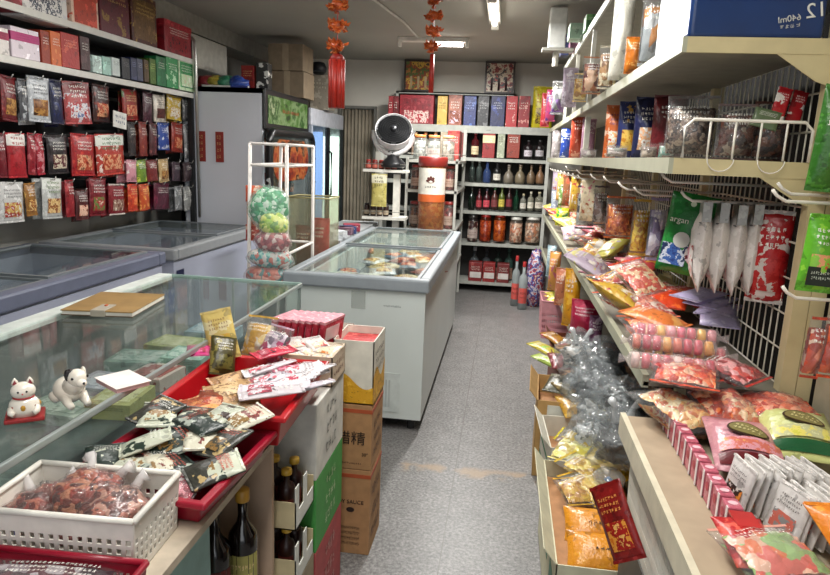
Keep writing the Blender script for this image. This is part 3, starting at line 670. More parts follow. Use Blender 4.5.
# ================================================================== TOP OF THE FRIDGES
for (px1, t_, px2, b_, y, dp, label) in ((268, 46, 303, 70, 6.3, .34, 'upper brown carton of the pile on top of the fridge'), (270, 70, 304, 93, 6.3, .34, 'lower brown carton of the pile on top of the fridge')):
    loc, rz, w_, h_ = spot('y-', y, px1, t_, px2, b_, dp); zz = 2.04 if 'lower' in label else 2.29
    o = carton(w_, .245, dp, '8a7a66', '93836e', name='cardboard_box', rows=0, mat=plain('84745f', .8)); at(o, (loc.x, loc.y, zz), 0)
    bx('tape', plain('9c8c74', .5), (-.03, .03, -dp/2-.002, dp/2+.002, .0, .2465), o); tag(o, label, 'box', 'cartons on the fridge')
for (px1, t_, px2, b_, y, col, acc, label, kw) in (
  (241, 53, 254, 80, 5.75, '8a1c18', '5a1410', 'dark red boxed toy on the left of the fridge top', dict(txt='e0c080')),
  (256, 50, 268, 80, 5.75, '2a2a28', 'd8d8d0', 'black and white patterned box beside the red one on the fridge', dict(rows=0))):
    loc, rz, w_, h_ = spot('y-', y, px1, t_, px2, b_, .1); o = carton(w_, h_, .1, col, acc, **kw); at(o, (loc.x, loc.y, 2.033)); tag(o, label, 'box')
for i, (px, col, nm_) in enumerate(((207, '7a1c22', 'red'), (216, '9a8a30', 'mustard yellow'), (226, '2f7a5a', 'teal green'), (238, '1c3c8a', 'royal blue'))):
    p = U(px, 80, y=5.5); o = blob('folded_bag', foil(col, None, .4), .09, .09, .06, i*7+2); at(o, (p.x, 5.5, 2.033)); tag(o, f'crumpled {nm_} bag lying on the pale fridge top', 'bag', 'bags on the fridge')
p = U(226, 85.5, y=5.33); o = bx('flat_sign', plain('c8c8c4', .5), (-.2, .2, -.015, .015, 0, .015)); at(o, (-2.36, 5.345, 2.033)); bx('blue_strip', plain('2c3c8a'), (.05, .2, -.016, -.0151, 0, .015), o); tag(o, 'long white strip with blue end lying on the fridge front edge', 'sign')
p = U(319, 55, y=7.0); o = MB().lathe([(.0, 0), (.05, .0), (.08, .03), (.085, .07), (.06, .12), (.0, .13)], 16).build('ball_cap', plain('15161a', .5), smooth=True); at(o, (p.x, 7.0, 2.34)); o.name = 'black_helmet'; bx('brim', plain('20242c'), (-.06, .06, -.13, -.06, .02, .03), o); tag(o, 'round black cap on the boxes above the glass door fridge', 'cap')
for i, (px1, px2, t_, b_, col, nm_) in enumerate(((300, 309, 66, 92, '3a3420', 'dark olive box'), (310, 329, 62, 84, '8a8274', 'tan grey box'))):
    loc, rz, w_, h_ = spot('y-', 7.0, px1, t_, px2, b_, .25); o = carton(w_, 2.34-1.98 if i else .33, .25, col, name='cardboard_box', rows=1, txt='c8c0a8'); at(o, (loc.x, loc.y, 1.975)); tag(o, nm_+' on top of the glass door fridge', 'box')

# ================================================================== CANDY RACK AND CLEAR BIN
RX = [(-1.45, 3.60), (-1.235, 3.60), (-1.25, 4.16), (-1.465, 4.16)]
t = empty('wire_candy_rack', (-1.35, 3.88, 0)); m_ = plain('e2dcd6', .4)
for i, (x, y) in enumerate(RX):
    fx = x-.035 if x < -1.4 else x+.002
    MB().tube([(fx+1.35, y-3.88, .0), (x+1.35, y-3.88, 1.575)], .011, 8).build('post', m_, t, smooth=True)
for z in (1.575, 1.455, .95, .4):
    for a, b in ((0, 1), (1, 2), (2, 3), (3, 0)): MB().tube([(RX[a][0]+1.35, RX[a][1]-3.88, z), (RX[b][0]+1.35, RX[b][1]-3.88, z)], .009, 6).build('crossbar', m_, t, smooth=True); tag(t, 'white metal candy rack with bagged sweets standing beside the island freezer', 'rack')
CAN = ['3a8a6a', 'd8e8dc', '8ac83a', 'c8e05a', '2a6a4a']
for (px1, t_, px2, b_, hx, ps, label, tint) in (
  (253, 187, 287, 226, 3.53, ['1f8a5a', '3fb07a', 'a8e0b8', '2a9a5a', 'e6f2e4'], 'round bag of green wrapped sweets at the top of the candy rack', 'e2f4ea'),
  (262, 212, 288, 236, 3.50, ['9ac82a', 'd0e05a', 'e8f08a', '5a9a2a'], 'bag of lime yellow sweets under the green bag on the rack', 'f0f4e0'),
  (259, 228, 289, 252, 3.50, ['7a2a34', 'c86a6a', 'e8d8d0', '9a3c4a'], 'bag of dark red and pink sweets mid way down the rack', 'f0e4e4'),
  (252, 247, 290, 268, 3.51, ['3a9a9a', 'a0d8c8', 'd0604a', 'e8e0d8'], 'bag of teal and coral sweets low on the rack', 'e8f0f0'),
  (250, 264, 290, 287, 3.52, ['a83a30', 'd06a50', '3a8a8a', 'e0a090'], 'bag of rust red and teal sweets at the rack bottom', 'f0e8e4')):
    loc, rz, w_, h_ = spot('y-', hx, px1, t_, px2, b_, .08)
    b = blob('candy_bag', film(.16, tint, .14, .9, 40), w_*.62, .06, h_*.58, len(label), .12, flat=False); blob('contents', pieces(ps, 48), w_*.56, .052, h_*.52, len(label), .12, b, flat=False).location.z = .012
    MB().tube([(0, 0, h_*.95), (.008, 0, h_*1.12), (.0, -.01, h_*1.2)], [.012, .006, .014], 6).build('knot', WRAP, b, smooth=True)
    at(b, (loc.x, hx-.02, loc.z)); tag(b, label, 'bag', 'candy bags on the white rack')
for i, (px, py, col, nm_) in enumerate(((252, 195, 'd8603c', 'coral'), (253, 208, 'c89a86', 'dusty pink'), (253, 220, 'd88a70', 'salmon'), (252, 234, 'b84a3c', 'brick red'))):
    p = U(px, py, y=3.62); o = bag(.10, .095, .03, col, 'e6c8b4', name='candy_packet', detail=False); at(o, (p.x+.01, 3.63, p.z-.04), .2); tag(o, f'small {nm_} candy packet on the white rack\'s left edge, {ORD[i]} from top', 'bag', 'small packets on the white rack')
# clear bin with red contents, on a stand between the freezers
t = empty('clear_plastic_bin', (-1.375, 4.6, .70)); w_, h_ = .155, .52
mb = MB(); mb.box(-w_, w_, -.13, -.127, 0, h_).box(-w_, w_, .127, .13, 0, h_).box(-w_, -w_+.003, -.13, .13, 0, h_).box(w_-.003, w_, -.13, .13, 0, h_); mb.build('bin_wall', film(.12, 'c8c8a8', .15, .3), t)
MB().tube([(-w_, -.13, h_), (w_, -.13, h_), (w_, .13, h_), (-w_, .13, h_), (-w_, -.13, h_)], .006, 6).build('rim', plain('a8a070', .4), t, smooth=True)
tag(t, 'tall clear plastic bin holding red bags between the freezers', 'bin')
for i, (dx, hh, col, nm_) in enumerate(((-.07, .30, '6a3028', 'brown'), (.06, .36, 'c01c2c', 'crimson'))):
    o = bag(.13, hh, .12, col, 'd8505a' if i else '9a5a4a', name='sweets_bag'); at(o, (-1.375+dx, 4.6, .71)); tag(o, f'{nm_} sweets bag standing inside the clear bin', 'bag', 'bags in the clear bin')
bx('bin_stand', plain('7c8086', .5), (-.16, .16, -.14, .14, 0, .70)).location = (-1.375, 4.6, 0); tag(bpy.data.objects['bin_stand'], 'grey stand under the clear plastic bin', 'stand')
# goods lying along the far left rim of the island freezer
for i, (px, py, col, nm_) in enumerate(((352, 229, '6a4a5a', 'mauve'), (360, 226, '8a2a3c', 'red'), (366, 229, '2a3c6a', 'navy'), (345, 233, 'b8bcc0', 'silver'))):
    p = U(px, py, z=.93); o = carton(.14, .06, .12, col, name='snack_box', rows=1); at(o, (min(p.x, -1.29), p.y, .885), .3*i); tag(o, f'small {nm_} box in the row left of the island freezer rim', 'box', 'boxes left of the island freezer')
o = bx('low_cupboard', plain('8e9296', .5), (-.17, .17, -.75, .75, 0, .88)); o.location = (-1.40, 5.55, 0); bx('cupboard_top', plain('a4a8aa', .4), (-.175, .175, -.755, .755, .86, .884), o); tag(o, 'grey low cupboard filling the gap left of the island freezer', 'cupboard')

# ================================================================== DISPLAY STAND WITH FAN BEHIND THE ISLAND FREEZER
t = empty('display_stand', (-1.02, 6.12, 0)); m_ = plain('d6d4cb', .45)
bx('column', m_, (-.03, .03, -.03, .03, 0, 1.50), t)
for z in (1.40, .96):
    s_ = bx('shelf', m_, (-.31, .10, -.10, .12, z-.025, z), t)
    MB().tube([(-.31, -.1, z+.05), (.10, -.1, z+.05)], .004, 6).tube([(-.31, -.1, z), (-.31, -.1, z+.05)], .004, 6).build('guard_rail', chrome('a8a8a0'), s_)
bx('clamp', DARK, (-.05, .05, -.05, .05, 1.36, 1.44), t)
tag(t, 'white display stand with two small shelves behind the island freezer', 'stand')
for k in range(5):
    o = bottle('jar', .055, .085, '6a1c18', 'b83c34', glass=False, lab='c86a5a', name='spice_jar', n=12); at(o, (-1.29+.062*k, 6.08, 1.402)); tag(o, f'small red lidded jar, {ORD[k]} from left on the stand\'s upper shelf', 'jar', 'jars on the white stand')
for k in range(4):
    o = bottle('jar', .055, .12, '2c1a16', '1a1a1a', glass=False, lab='b8a890', name='spice_jar', n=12); at(o, (-1.30+.062*k, 6.10, .962)); tag(o, f'small dark jar, {ORD[k]} from left on the stand\'s lower shelf', 'jar', 'dark jars on the white stand')
# yellow hanging pack
o = bag(.145, .30, .03, 'b8ad62', 'c8be7c', name='yellow_snack_pack', txt='3a3420', top='d8d4b8'); at(o, (-1.165, 5.99, 1.06)); tag(o, 'pale yellow pack with dark crest hanging on the white display stand', 'bag')
# circulator fan
t = empty('circulator_fan', (-1.06, 6.10, 1.42)); fw = plain('d9d8d8', .35)
M_ = Matrix.Translation((0, -.02, .32)) @ Matrix.Rotation(R(56), 4, 'X') @ Matrix.Rotation(R(8), 4, 'Y')
MB().lathe([(.09, -.12), (.135, -.10), (.160, -.04), (.172, .05), (.170, .058), (.166, .05), (.150, -.02), (.10, -.08)], 32, M=M_).build('housing', fw, t, smooth=True)
mb = MB()
for k in range(7): r_ = .025+.020*k; mb.lathe([(r_-.0022, .052), (r_+.0022, .052), (r_+.0022, .058), (r_-.0022, .058), (r_-.0022, .052)], 28, M=M_)
for k in range(28):
    a = 2*math.pi*k/28; mb.tube([M_ @ Vector((.03*math.cos(a), .03*math.sin(a), .055)), M_ @ Vector((.160*math.cos(a+.5), .160*math.sin(a+.5), .055))], .0016, 4)
mb.build('grille', plain('1a1b1e', .4), t)
mb = MB()
for k in range(5):
    a = 2*math.pi*k/5
    mb.grid(lambda u, v: M_ @ Vector(((.03+.12*u)*math.cos(a+v*.9), (.03+.12*u)*math.sin(a+v*.9), -.01+.03*v)), 4, 4)
mb.build('blade', plain('222428', .4), t, smooth=True)
MB().lathe([(.0, .058), (.026, .06), (.026, .072), (.0, .076)], 16, M=M_).build('hub_cap', plain('2c2e32', .3), t, smooth=True)
pts = [Vector((.185*math.cos(a), -.03, .31+.185*math.sin(a))) for a in [R(172+i*19.6) for i in range(11)]]
MB().tube(pts, .024, 8).build('yoke', fw, t, smooth=True)
MB().lathe([(.10, .0), (.12, .015), (.11, .05), (.06, .09), (.05, .14), (.0, .14)], 20).build('base', plain('1c1d20', .4), t, smooth=True)
MB().ball((0, -.235, .145), .008).build('button', DARK, t)
tag(t, 'round white circulator fan with black grille facing the aisle', 'fan')

# jar shelf rack behind the island freezer
t = empty('jar_rack', (-.72, 6.87, 0))
for z in (1.50, 1.215, .84, .45): bx('shelf', GREY_METAL, (-.24, .26, -.55, .55, z-.025, z), t)
for sx in (-.24, .24):
    for sy in (-.55, .53): bx('post', GREY_METAL, (sx-.012, sx+.012, sy, sy+.024, 0, 1.52), t)
MB().tube([(-.24, -.55, 1.56), (.26, -.55, 1.56), (.26, .5, 1.56)], .004, 6).build('guard_rail', chrome('b8b8b0'), t)
tag(t, 'grey metal rack of jars between the island freezer and rear rack', 'rack')
k = 0
for (x, y, w_, hh, con, cap, lab, nm_) in ((-.86, 6.44, .13, .24, ['8a8c88', 'a8a8a0', '6a6c68'], 'c8743a', None, 'clear jar with orange cap'), (-.72, 6.44, .13, .24, ['808480', 'a0a098', '686860'], 'd0804a', 'c8c0b8', 'clear jar with orange cap and pale label'), (-.58, 6.44, .13, .24, ['888074', 'a89f90', '6a6054'], 'e0b07a', None, 'clear jar with cream cap')):
    o = bottle('jar', w_, hh, 'd0d4d0', cap, lab=lab, name='food_jar', content=pieces(con, 40), capw=.42); at(o, (x, y, 1.502)); tag(o, f'{nm_}, {ORD[k]} from left atop the jar rack', 'jar', 'jars on top of the jar rack'); k += 1
o = bx('tub_stand', plain('9a9c98', .5), (-.15, .15, -.14, .14, 0, .843)); o.location = (-.69, 6.155, 0); tag(o, 'grey stand carrying the large red lidded tub', 'stand')
# large red lidded tub with white label
t = empty('large_plastic_tub', (-.69, 6.16, .845)); r_ = .128
MB().lathe([(r_*.9, 0), (r_, .02), (r_, .26), (r_*.97, .30), (r_, .34), (r_, .62)], 28).build('tub', film(.25, 'd8905a', .12, 0), t, smooth=True)
MB().lathe([(.0001, .006), (r_*.93, .006), (r_*.96, .60), (.0001, .60)], 28).build('contents', pieces(['9a4c24', 'b87038', '7a3018', 'b08850'], 30), t, smooth=True)
MB().lathe([(r_*1.03, .60), (r_*1.08, .605), (r_*1.08, .68), (r_*1.02, .69), (.0001, .69)], 28).build('lid', plain('8c2a24', .4), t, smooth=True)
cyl = lambda z0, z1, rr, a=1.25: (lambda u, v: Vector((rr*math.sin((u-.5)*2*a), -rr*math.cos((u-.5)*2*a), z0+(z1-z0)*v)))
MB().grid(cyl(.30, .585, r_*1.03), 16, 1).build('label', plain('dcd8cc', .55), t, smooth=True)
MB().grid(cyl(.275, .345, r_*1.035), 16, 1).build('label_band', plain('c8602c', .5), t, smooth=True)
hand = MB(); f_ = lambda X, Z: Vector((r_*1.045*math.sin(X/r_), -r_*1.045*math.cos(X/r_), Z))
for (x_, z_, rx_, rz_) in ((0, .47, .035, .022), (-.022, .492, .012, .012), (0, .5, .012, .014), (.022, .492, .012, .012), (-.034, .47, .01, .01)):
    c_ = [f_(x_+rx_*math.cos(a*math.pi/6), z_+rz_*math.sin(a*math.pi/6)) for a in range(12)]; hand.add(c_, [tuple(range(12))])
hand.build('emblem', plain('5a2a24'), t)
strokes(lambda u, v: f_(-.06+.12*u, .40+.03*v), 0, 1, 0, 1, 1, MB(), .25, 77).build('lettering', plain('3a3a3a'), t)
tag(t, 'large red lidded tub of orange food with white label behind the island freezer', 'tub')
k = 0
for (x, y, w_, hh, col, con, z, nm_) in ((-.88, 6.42, .12, .26, '6a4030', ['5a3024', '8a5a3a', '3a2018'], .842, 'brown filled jar'), (-.54, 6.42, .12, .27, '8a2a2c', ['7a1c20', '9a3c3a', '4a1014'], .842, 'dark red filled jar'), (-.88, 6.42, .11, .24, '5a3a30', ['3a1c18', '6a3a2c', '8a5a44'], 1.217, 'dark brown filled jar'), (-.55, 6.44, .11, .24, '8a3030', ['6a1418', '8a2a30', '3a0c10'], 1.217, 'maroon filled jar'), (-.76, 6.9, .12, .24, '8a5a40', ['6a3a24', 'a86a3a', '4a2418'], 1.217, 'amber filled jar')):
    o = bottle('jar', w_, hh, 'c8b8b0', '8a2c28', name='food_jar', content=pieces(con, 40), lab='b8a090', capw=.42); at(o, (x, y, z)); tag(o, f'{nm_} {["left of the large tub", "right of the large tub", "on the shelf above and left of the large tub", "on the shelf right of the large tub lid", "deep behind the large tub"][k]}', 'jar', 'jars around the large tub'); k += 1
o = carton(.12, .29, .12, '7a1c1c', '9a3a2c', name='liquor_box', panel='a8403a'); at(o, (-.54, 6.60, 1.502)); tag(o, 'dark red liquor box with round emblem on the jar rack', 'box')
o = carton(.12, .29, .12, '5c1416', '7a2a22', name='liquor_box', panel='6a1c1c'); at(o, (-.54, 6.76, 1.502)); tag(o, 'darker red liquor box behind the emblem box on the jar rack', 'box')

# ================================================================== REAR RACK
YR = 7.50
t = empty('rear_rack', (-.45, 7.68, 0)); SH = [1.885, 1.535, 1.255, .94, .575, .12]
for z in SH:
    s_ = bx('shelf_board', GREY_METAL, (-1.02 if z > 1.8 else -.98, .90, -.17, .19, z-.02, z), t); bx('front_edge', plain('a4a69e', .45), (-1.02 if z > 1.8 else -.98, .90, -.185, -.17, z-(.075 if z > 1.8 else .033), z+.004), s_)
for x in (-.04, .89, -.98): bx('upright', GREY_METAL, (x-.018, x+.018, -.19, -.15, 0, 1.84), t)
bx('back_panel', plain('2f2e2c', .8), (-.98, .9, .19, .2, 0, 1.9), t)
tf = bx('top_frame', GREY_METAL, (-.88, .50, .02, .05, 2.235, 2.26), t); bx('top_board', GREY_METAL, (-.88, .50, .02, .2, 2.245, 2.26), t)
for x in (-.88, .47): bx('upright', GREY_METAL, (x, x+.03, .02, .05, 1.885, 2.245), t)
bx('back_panel', plain('5a5954', .8), (-.88, .5, .195, .2, 1.885, 2.245), t)
mk = strokes(lambda u, v: Vector((.19+.06*u, -.1865, 1.835+.018*v)), 0, 1, 0, 1, 1, MB(), .3, 9).build('price_mark', DARK, t)
tag(t, 'tall grey rear rack lined with bottles and gift boxes', 'rack')
for (px1, t_, px2, b_, cols, label) in ((404, 59, 434, 91, ['2a1c14', 'c8a03a', '8a3c1c', '4a6a2c', 'b87a3a'], 'framed golden picture, left one of two above the rear rack'), (485, 60, 515, 91, ['1c1a1c', '8a2c28', 'c8b8a0', '3a2c2c', 'b84a3a'], 'framed picture with bottles, right one of two above the rear rack')):
    loc, rz, w_, h_ = spot('y-', 7.72, px1, t_, px2, b_, .02); o = empty('picture_frame', (loc.x, 7.74, 2.261)); h_ = .35
    mb = MB(); f = .022; mb.box(-w_/2, w_/2, -.01, .01, 0, f).box(-w_/2, w_/2, -.01, .01, h_-f, h_).box(-w_/2, -w_/2+f, -.01, .01, f, h_-f).box(w_/2-f, w_/2, -.01, .01, f, h_-f); mb.build('frame', plain('2a1a12', .4), o)
    bx('picture', photo(cols, 12), (-w_/2+f, w_/2-f, -.004, .004, f, h_-f), o)
    mb = MB()
    for q in range(3): xx = -w_*.26+q*w_*.24; mb.lathe([(.0001, 0), (.025, 0), (.025, .13), (.009, .17), (.009, .22), (.0001, .22)], 10, (xx, -.003, f+.01), 1, .05)
    mb.build('painted_bottle', plain('b8a27a' if 'golden' in label else '2c1418', .5), o, smooth=True); tag(o, label, 'picture')
RW = 'from left, rear rack '
def arc(o, w_, h_, col):
    pts = [Vector((-w_*.2+w_*.42*math.sin(a), -.0, h_*.12+h_*.75*math.sin(a*.5+.2))) for a in (0, .4, .8, 1.2, 1.57)]; return o
row('y-', YR, [
 (388, 96, 393, 126, '8a1c24', 'narrow red gift box', {}), (393.5, 96, 398.5, 126, '6a141c', 'narrow dark red gift box', {}), (399, 95, 434, 127, '8e1826', 'wide crimson gift box with white figure', dict(panel='7a101e', pic=['7a101e', 'd8c0b8', 'a82c3a', '5a0c18'], rows=0)),
 (437, 96, 447, 128, 'c4a040', 'golden yellow gift box', dict(acc='d8b85a', txt='7a5a1c')),
 (448, 95, 462, 128, '7a3a24', 'brown red gift box with pale arc', dict(panel='9a5a44', pic=['d0c0d0', '8a4a34', '5a1c14'])),
 (463.5, 96, 476, 128, '23306a', 'blue gift box with pale arc', dict(acc='4a64a8', txt='a0b0e0')),
 (477.5, 96, 489, 128, '2c2c30', 'charcoal gift box with grey pattern', dict(acc='6a6a6c', txt='b0b0b0')),
 (490.5, 96, 505, 128, '1e2450', 'navy gift box with silver arc', dict(acc='3a468a', txt='c8ccdc')),
 (506, 96, 517.5, 129, 'a81c24', 'bright red gift box with white print', dict(acc='d8a8a0', txt='f0e8e0')),
 (518.5, 96, 530, 129, '8a141e', 'deep red gift box with white foot', dict(acc='c88a80', txt='e8d8c8')),
 (532, 86, 554, 130, 'b8aa20', 'large bright yellow bag with red emblem', dict(acc='cfc43a', pic=['c8b830', '4a2c14', 'a89020', '5a3a1c'], txt='b8382a', builder=bag, depth=.1)),
], RW+'top board', 'box', 'gift boxes on top of the rear rack', carton, .12)
def btl(kind, cap, lab=None, glass=True):
    return lambda w_, h_, d_, col, **k: bottle(kind, w_, h_, col, cap, lab, glass=glass, name='liquor_bottle', n=14)
row('y-', YR, [
 (411, 132, 419, 158, '8a6a4a', 'cream capped bottle', dict(builder=btl('spirit', 'd8b080', 'c8a890'))), (420.5, 132, 429, 158, 'a8a49a', 'clear bottle with orange cap', dict(builder=btl('spirit', 'c87a44', 'd0c8c0'))), (430.5, 132, 439, 158, '9a9488', 'clear bottle with peach cap', dict(builder=btl('spirit', 'd89a6a', 'c8beb0'))), (440, 132, 447, 158, 'b0a08a', 'tan bottle box', dict(builder=carton)),
 (449, 131, 464, 158, '6a1a18', 'dark red square box with round emblem', dict(builder=carton, acc='8a3028')),
 (471, 132, 479, 158, '5a1c20', 'wine bottle with cream label', dict(builder=btl('spirit', '8a3038', 'd8c8a0'))), (482.5, 131, 495, 158, '8c1f20', 'red box with cream top', dict(builder=carton, band='d8c49a')), (497.5, 131, 505, 158, '9aa08a', 'pale green slim box', dict(builder=carton, txt='5a4a3a')), (507, 132, 520, 158, '8a3222', 'rust red box', dict(builder=carton, acc='a04a34')),
 (524, 140, 533, 159, '1e1416', 'black bottle with white label', dict(builder=btl('spirit', '1a1a1a', 'c8c0c8', False))), (535.5, 140, 544.5, 159, '1a1414', 'black bottle with grey white label', dict(builder=btl('spirit', '202020', 'b8b4b8', False))),
], RW+'second board', 'bottle', 'liquor on the second board of the rear rack', carton, .10)
row('y-', YR, [
 (469, 161, 475, 182, '3a4440', 'thin grey green bottle', dict(builder=btl('spirit', '6a7068'))), (476, 161, 482, 182, '4a5450', 'thin grey bottle', dict(builder=btl('spirit', '8a8c84'))), (483, 162, 491, 183, '3a4c78', 'blue bottle', dict(builder=btl('flask', '28386a'))), (493, 163, 501, 183, '141414', 'black bottle with white label', dict(builder=btl('spirit', '1a1a1a', 'd0ccc0', False))),
 (503.5, 165, 514, 184, '6e665a', 'grey brown gourd bottle', dict(builder=btl('gourd', '5a5248', None, False))), (515, 165, 525.5, 184, '756a56', 'taupe gourd bottle', dict(builder=btl('gourd', '5a4a3c', None, False))), (527, 165, 535.5, 184, '6a5844', 'brown gourd bottle', dict(builder=btl('gourd', '4a3a2c', None, False))), (536, 165, 544.5, 184, '7a5c42', 'tan brown gourd bottle', dict(builder=btl('gourd', '4a3426', None, False))),
], RW+'third board', 'bottle', 'bottles on the third board of the rear rack', carton, .08)
row('y-', YR, [
 (468, 188, 475, 210, '1c2a20', 'dark green wine bottle', dict(builder=btl('wine', '20201c'))), (476, 189, 482, 210, '4a1418', 'red wine bottle with pale foot', dict(builder=btl('wine', '2a1414', 'a83c44', False))), (483, 189, 490, 210, '3a0f16', 'ruby wine bottle', dict(builder=btl('wine', '2a2a3a', 'c84a58', False))), (491, 188, 498, 210, '4a2a24', 'brown wine bottle', dict(builder=btl('wine', '3a6a3c', '7a3a3c', False))), (498.5, 187, 505, 210, '4e5a22', 'olive bottle with yellow label', dict(builder=btl('wine', '7a8a4a', 'c8b850', False))), (506, 187, 512.5, 210, '2c1414', 'black bottle with plum label', dict(builder=btl('wine', 'b09090', '7a2c34', False))), (513.5, 190, 519, 211, '12402a', 'emerald green bottle', dict(builder=btl('wine', '123a28'))),
 (520, 194, 526.5, 211, '8a8a80', 'small clear bottle with gold neck', dict(builder=btl('spirit', 'a8a080', 'd0ccc0'))), (527.5, 192, 534, 211, '9a9888', 'small clear bottle with silver neck', dict(builder=btl('spirit', 'b8b4a0', 'd8d4c4'))), (535, 192, 543.5, 211, '8a8878', 'squat clear bottle with pale label', dict(builder=btl('spirit', 'b0a888', 'd0c8b8'))),
], RW+'fourth board', 'bottle', 'bottles on the fourth board of the rear rack', carton, .075)
def jar(cap, con, lab=None):
    return lambda w_, h_, d_, col, **k: bottle('jar', w_, h_, col, cap, lab, name='pickle_jar', content=pieces(con, 40), capw=.42)
row('y-', YR, [
 (467, 215, 478, 242, '6a5a5a', 'dark jar with white spots', dict(builder=jar('2a2624', ['3a1a18', 'c8c0b0', '5a2a24'], 'b8a8a0'))), (479, 214, 491.5, 242, '9a3c20', 'large rust red jar', dict(builder=jar('8a1c18', ['a83c1c', '7a2414', 'c8602c']))), (493, 214, 506, 242, 'a8481c', 'large orange red jar', dict(builder=jar('8a2418', ['b85a1c', '8a3414', 'd07a34']))), (509, 217, 523, 243, 'b0a090', 'round glass jar of pinkish pickles', dict(builder=jar('c0c0b8', ['c87a5a', 'e0c0a8', '8a6a5a']))), (524.5, 217, 541, 243, 'b0a898', 'wider glass jar of pinkish pickles', dict(builder=jar('c8c4bc', ['c8805a', 'e6cbb4', '907060']))),
], RW+'fifth board', 'jar', 'pickle jars on the fifth board of the rear rack', carton, .12)
row('y-', YR+.19, [
 (469, 247, 479, 285, '70767a', 'tall clear water bottle', dict(builder=btl('spirit', 'b8c0c4', '8a3a38'))), (481, 248, 491, 286, '5a6064', 'tall smoky bottle', dict(builder=btl('spirit', '2c3034', '9a4040'))), (493, 248, 502, 284, '3a4a44', 'dark bottle', dict(builder=btl('spirit', '1c201e', '8a5a50'))), (504, 249, 513, 284, '4c6a62', 'green grey bottle', dict(builder=btl('spirit', '2a4a3c', 'a07a6a'))), (534, 248, 543, 283, '50545a', 'slim dark bottle', dict(builder=btl('spirit', '6a2a2a', '8a8a8a'))),
], RW+'bottom board', 'bottle', 'bottles on the bottom board of the rear rack', carton, .085)
# things on the floor before the rear rack
for i, (px1, t_, px2, b_, y, col, kind, label) in enumerate((
  (469, 259, 482, 281, 7.57, '7a1a1c', 'c', 'shrink pack of red bottles with white label on the rear rack bottom board'),
  (483, 259, 495, 283, 7.57, '8a1c1c', 'c', 'red carton with small white label on the rear rack bottom board'),
  (497, 260, 509, 283, 7.57, '6a2020', 'c', 'dark red printed carton right of the red ones on the bottom board'),
  (512, 256, 520, 300, 6.9, 'a8b0b0', 'b', 'tall clear bottle with red label on the floor before the rear rack'),
  (519, 262, 528, 300, 6.75, 'b0b8b8', 'b', 'clear bottle with white label nearest the pink basket'),
  (527, 250, 545, 280, 6.95, '5a3c5a', 's', 'multicoloured plastic sack beside the right shelf at the rear'))):
    loc, rz, w_, h_ = spot('y-', y, px1, t_, px2, b_, .15); hh = h_+loc.z if kind != 'c' else .225
    if kind == 'c': o = carton(w_, max(.2, hh), .14, col, 'a8504a', name='drink_carton', panel=None); bx('label', plain('d0cac4', .5), (-w_*.4, w_*.45, -.0735, -.0715, hh*.2, hh*.5), o)
    elif kind == 'b': o = bottle('spirit', w_, hh, col, 'a82c2c', 'c85048', name='drink_bottle')
    else: o = blob('plastic_sack', photo(['5a3c6a', 'a83c3c', 'c8c0c8', '3c4c8a', '8a2c3c', 'b8b0a8'], 16), w_*.55, .12, hh*.55, 3)
    at(o, (loc.x, y, .122 if kind == 'c' else 0)); tag(o, label, 'bottle' if kind == 'b' else 'box' if kind == 'c' else 'bag')
# white box on a bracket at the far ceiling
t = empty('ceiling_control_box', (.29, 5.0, 2.30)); bx('casing', plain('c4c4c0', .5), (-.07, .07, -.05, .05, .16, .54) if False else (-.06, .06, -.05, .05, 0, .27), t, .008); bx('bracket', plain('8a8880', .5), (-.10, .12, -.06, .06, -.02, 0), t); MB().tube([(0, 0, -.02), (.0, 0, -.12)], .02, 8).build('stem', plain('a8a49a'), t); bx('hanger', plain('8a8880', .5), (-.01, .01, -.01, .01, .27, .29), t)
tag(t, 'white box on a bracket high at the rear end of the right shelf', 'box')
t.location.z = 2.33

# ================================================================== RIGHT GONDOLA
GX0, GX1, GY0, GY1 = .42, .80, 1.82, 7.25
GREENISH = plain('a9a993', .42, 0, .03); CR = plain('c9ba8e', .45, 0, .03); DK = plain('55524b', .6)
t = empty('shop_gondola', (.6, 4.5, 0))
def gb(name, m, d, par=None, **k):
    o = bx(name, m, (d[0]-.6, d[1]-.6, d[2]-4.5, d[3]-4.5, d[4], d[5]), par or t, **k); return o
for (z, th) in ((1.868, .036), (1.566, .040)):
    s_ = gb('shelf_board', plain('8f897c', .5), (GX0+.012, GX1, GY0+.012, GY1, z-.02, z))
    gb('front_edge', GREENISH, (GX0, GX0+.012, GY0, GY1, z-th, z+.002), s_); gb('end_edge', CR, (GX0+.012, GX1-.02, GY0, GY0+.012, z-th, z+.002), s_)
    g = MB(); P_ = [(GX1-.15, z-th), (GX1-.02, z-th), (GX1-.02, z-.11), (GX1-.05, z-.10)]
    vs = [(x-.6, y-4.5, zz) for y in (GY0+.002, GY0+.006) for x, zz in P_]; g.add(vs, [(0, 1, 2, 3), (7, 6, 5, 4), (0, 4, 5, 1), (1, 5, 6, 2), (2, 6, 7, 3), (3, 7, 4, 0)]); g.build('bracket', CR, s_)
s_ = gb('upper_shelf_board', plain('a09c90', .5), (GX0+.012, GX1, 3.3, 5.9, 2.30, 2.315)); gb('front_edge', plain('cfcfc4', .4), (GX0, GX0+.012, 3.3, 5.9, 2.285, 2.325), s_)
for z, nm_ in ((.966, 'tray_shelf'), (.61, 'lower_shelf')):
    y0 = GY0 if z > .9 else 3.55
    s_ = gb(nm_, plain('807a6c', .6), (GX0, GX1, y0, GY1, z-.03, z-.018)); gb('front_lip', GREENISH, (GX0-.004, GX0+.014, y0, GY1, z-.036, z+.002), s_)
gb('base_shelf', DK, (GX0+.30, GX1, 4.7, GY1, .06, .09))
for y in (GY0+.02, 2.8, 3.7, 4.6, 5.5, 6.4, 7.2):
    gb('upright', CR, (GX1-.02, GX1+.02, y-.02, y+.02, 0, 2.45))
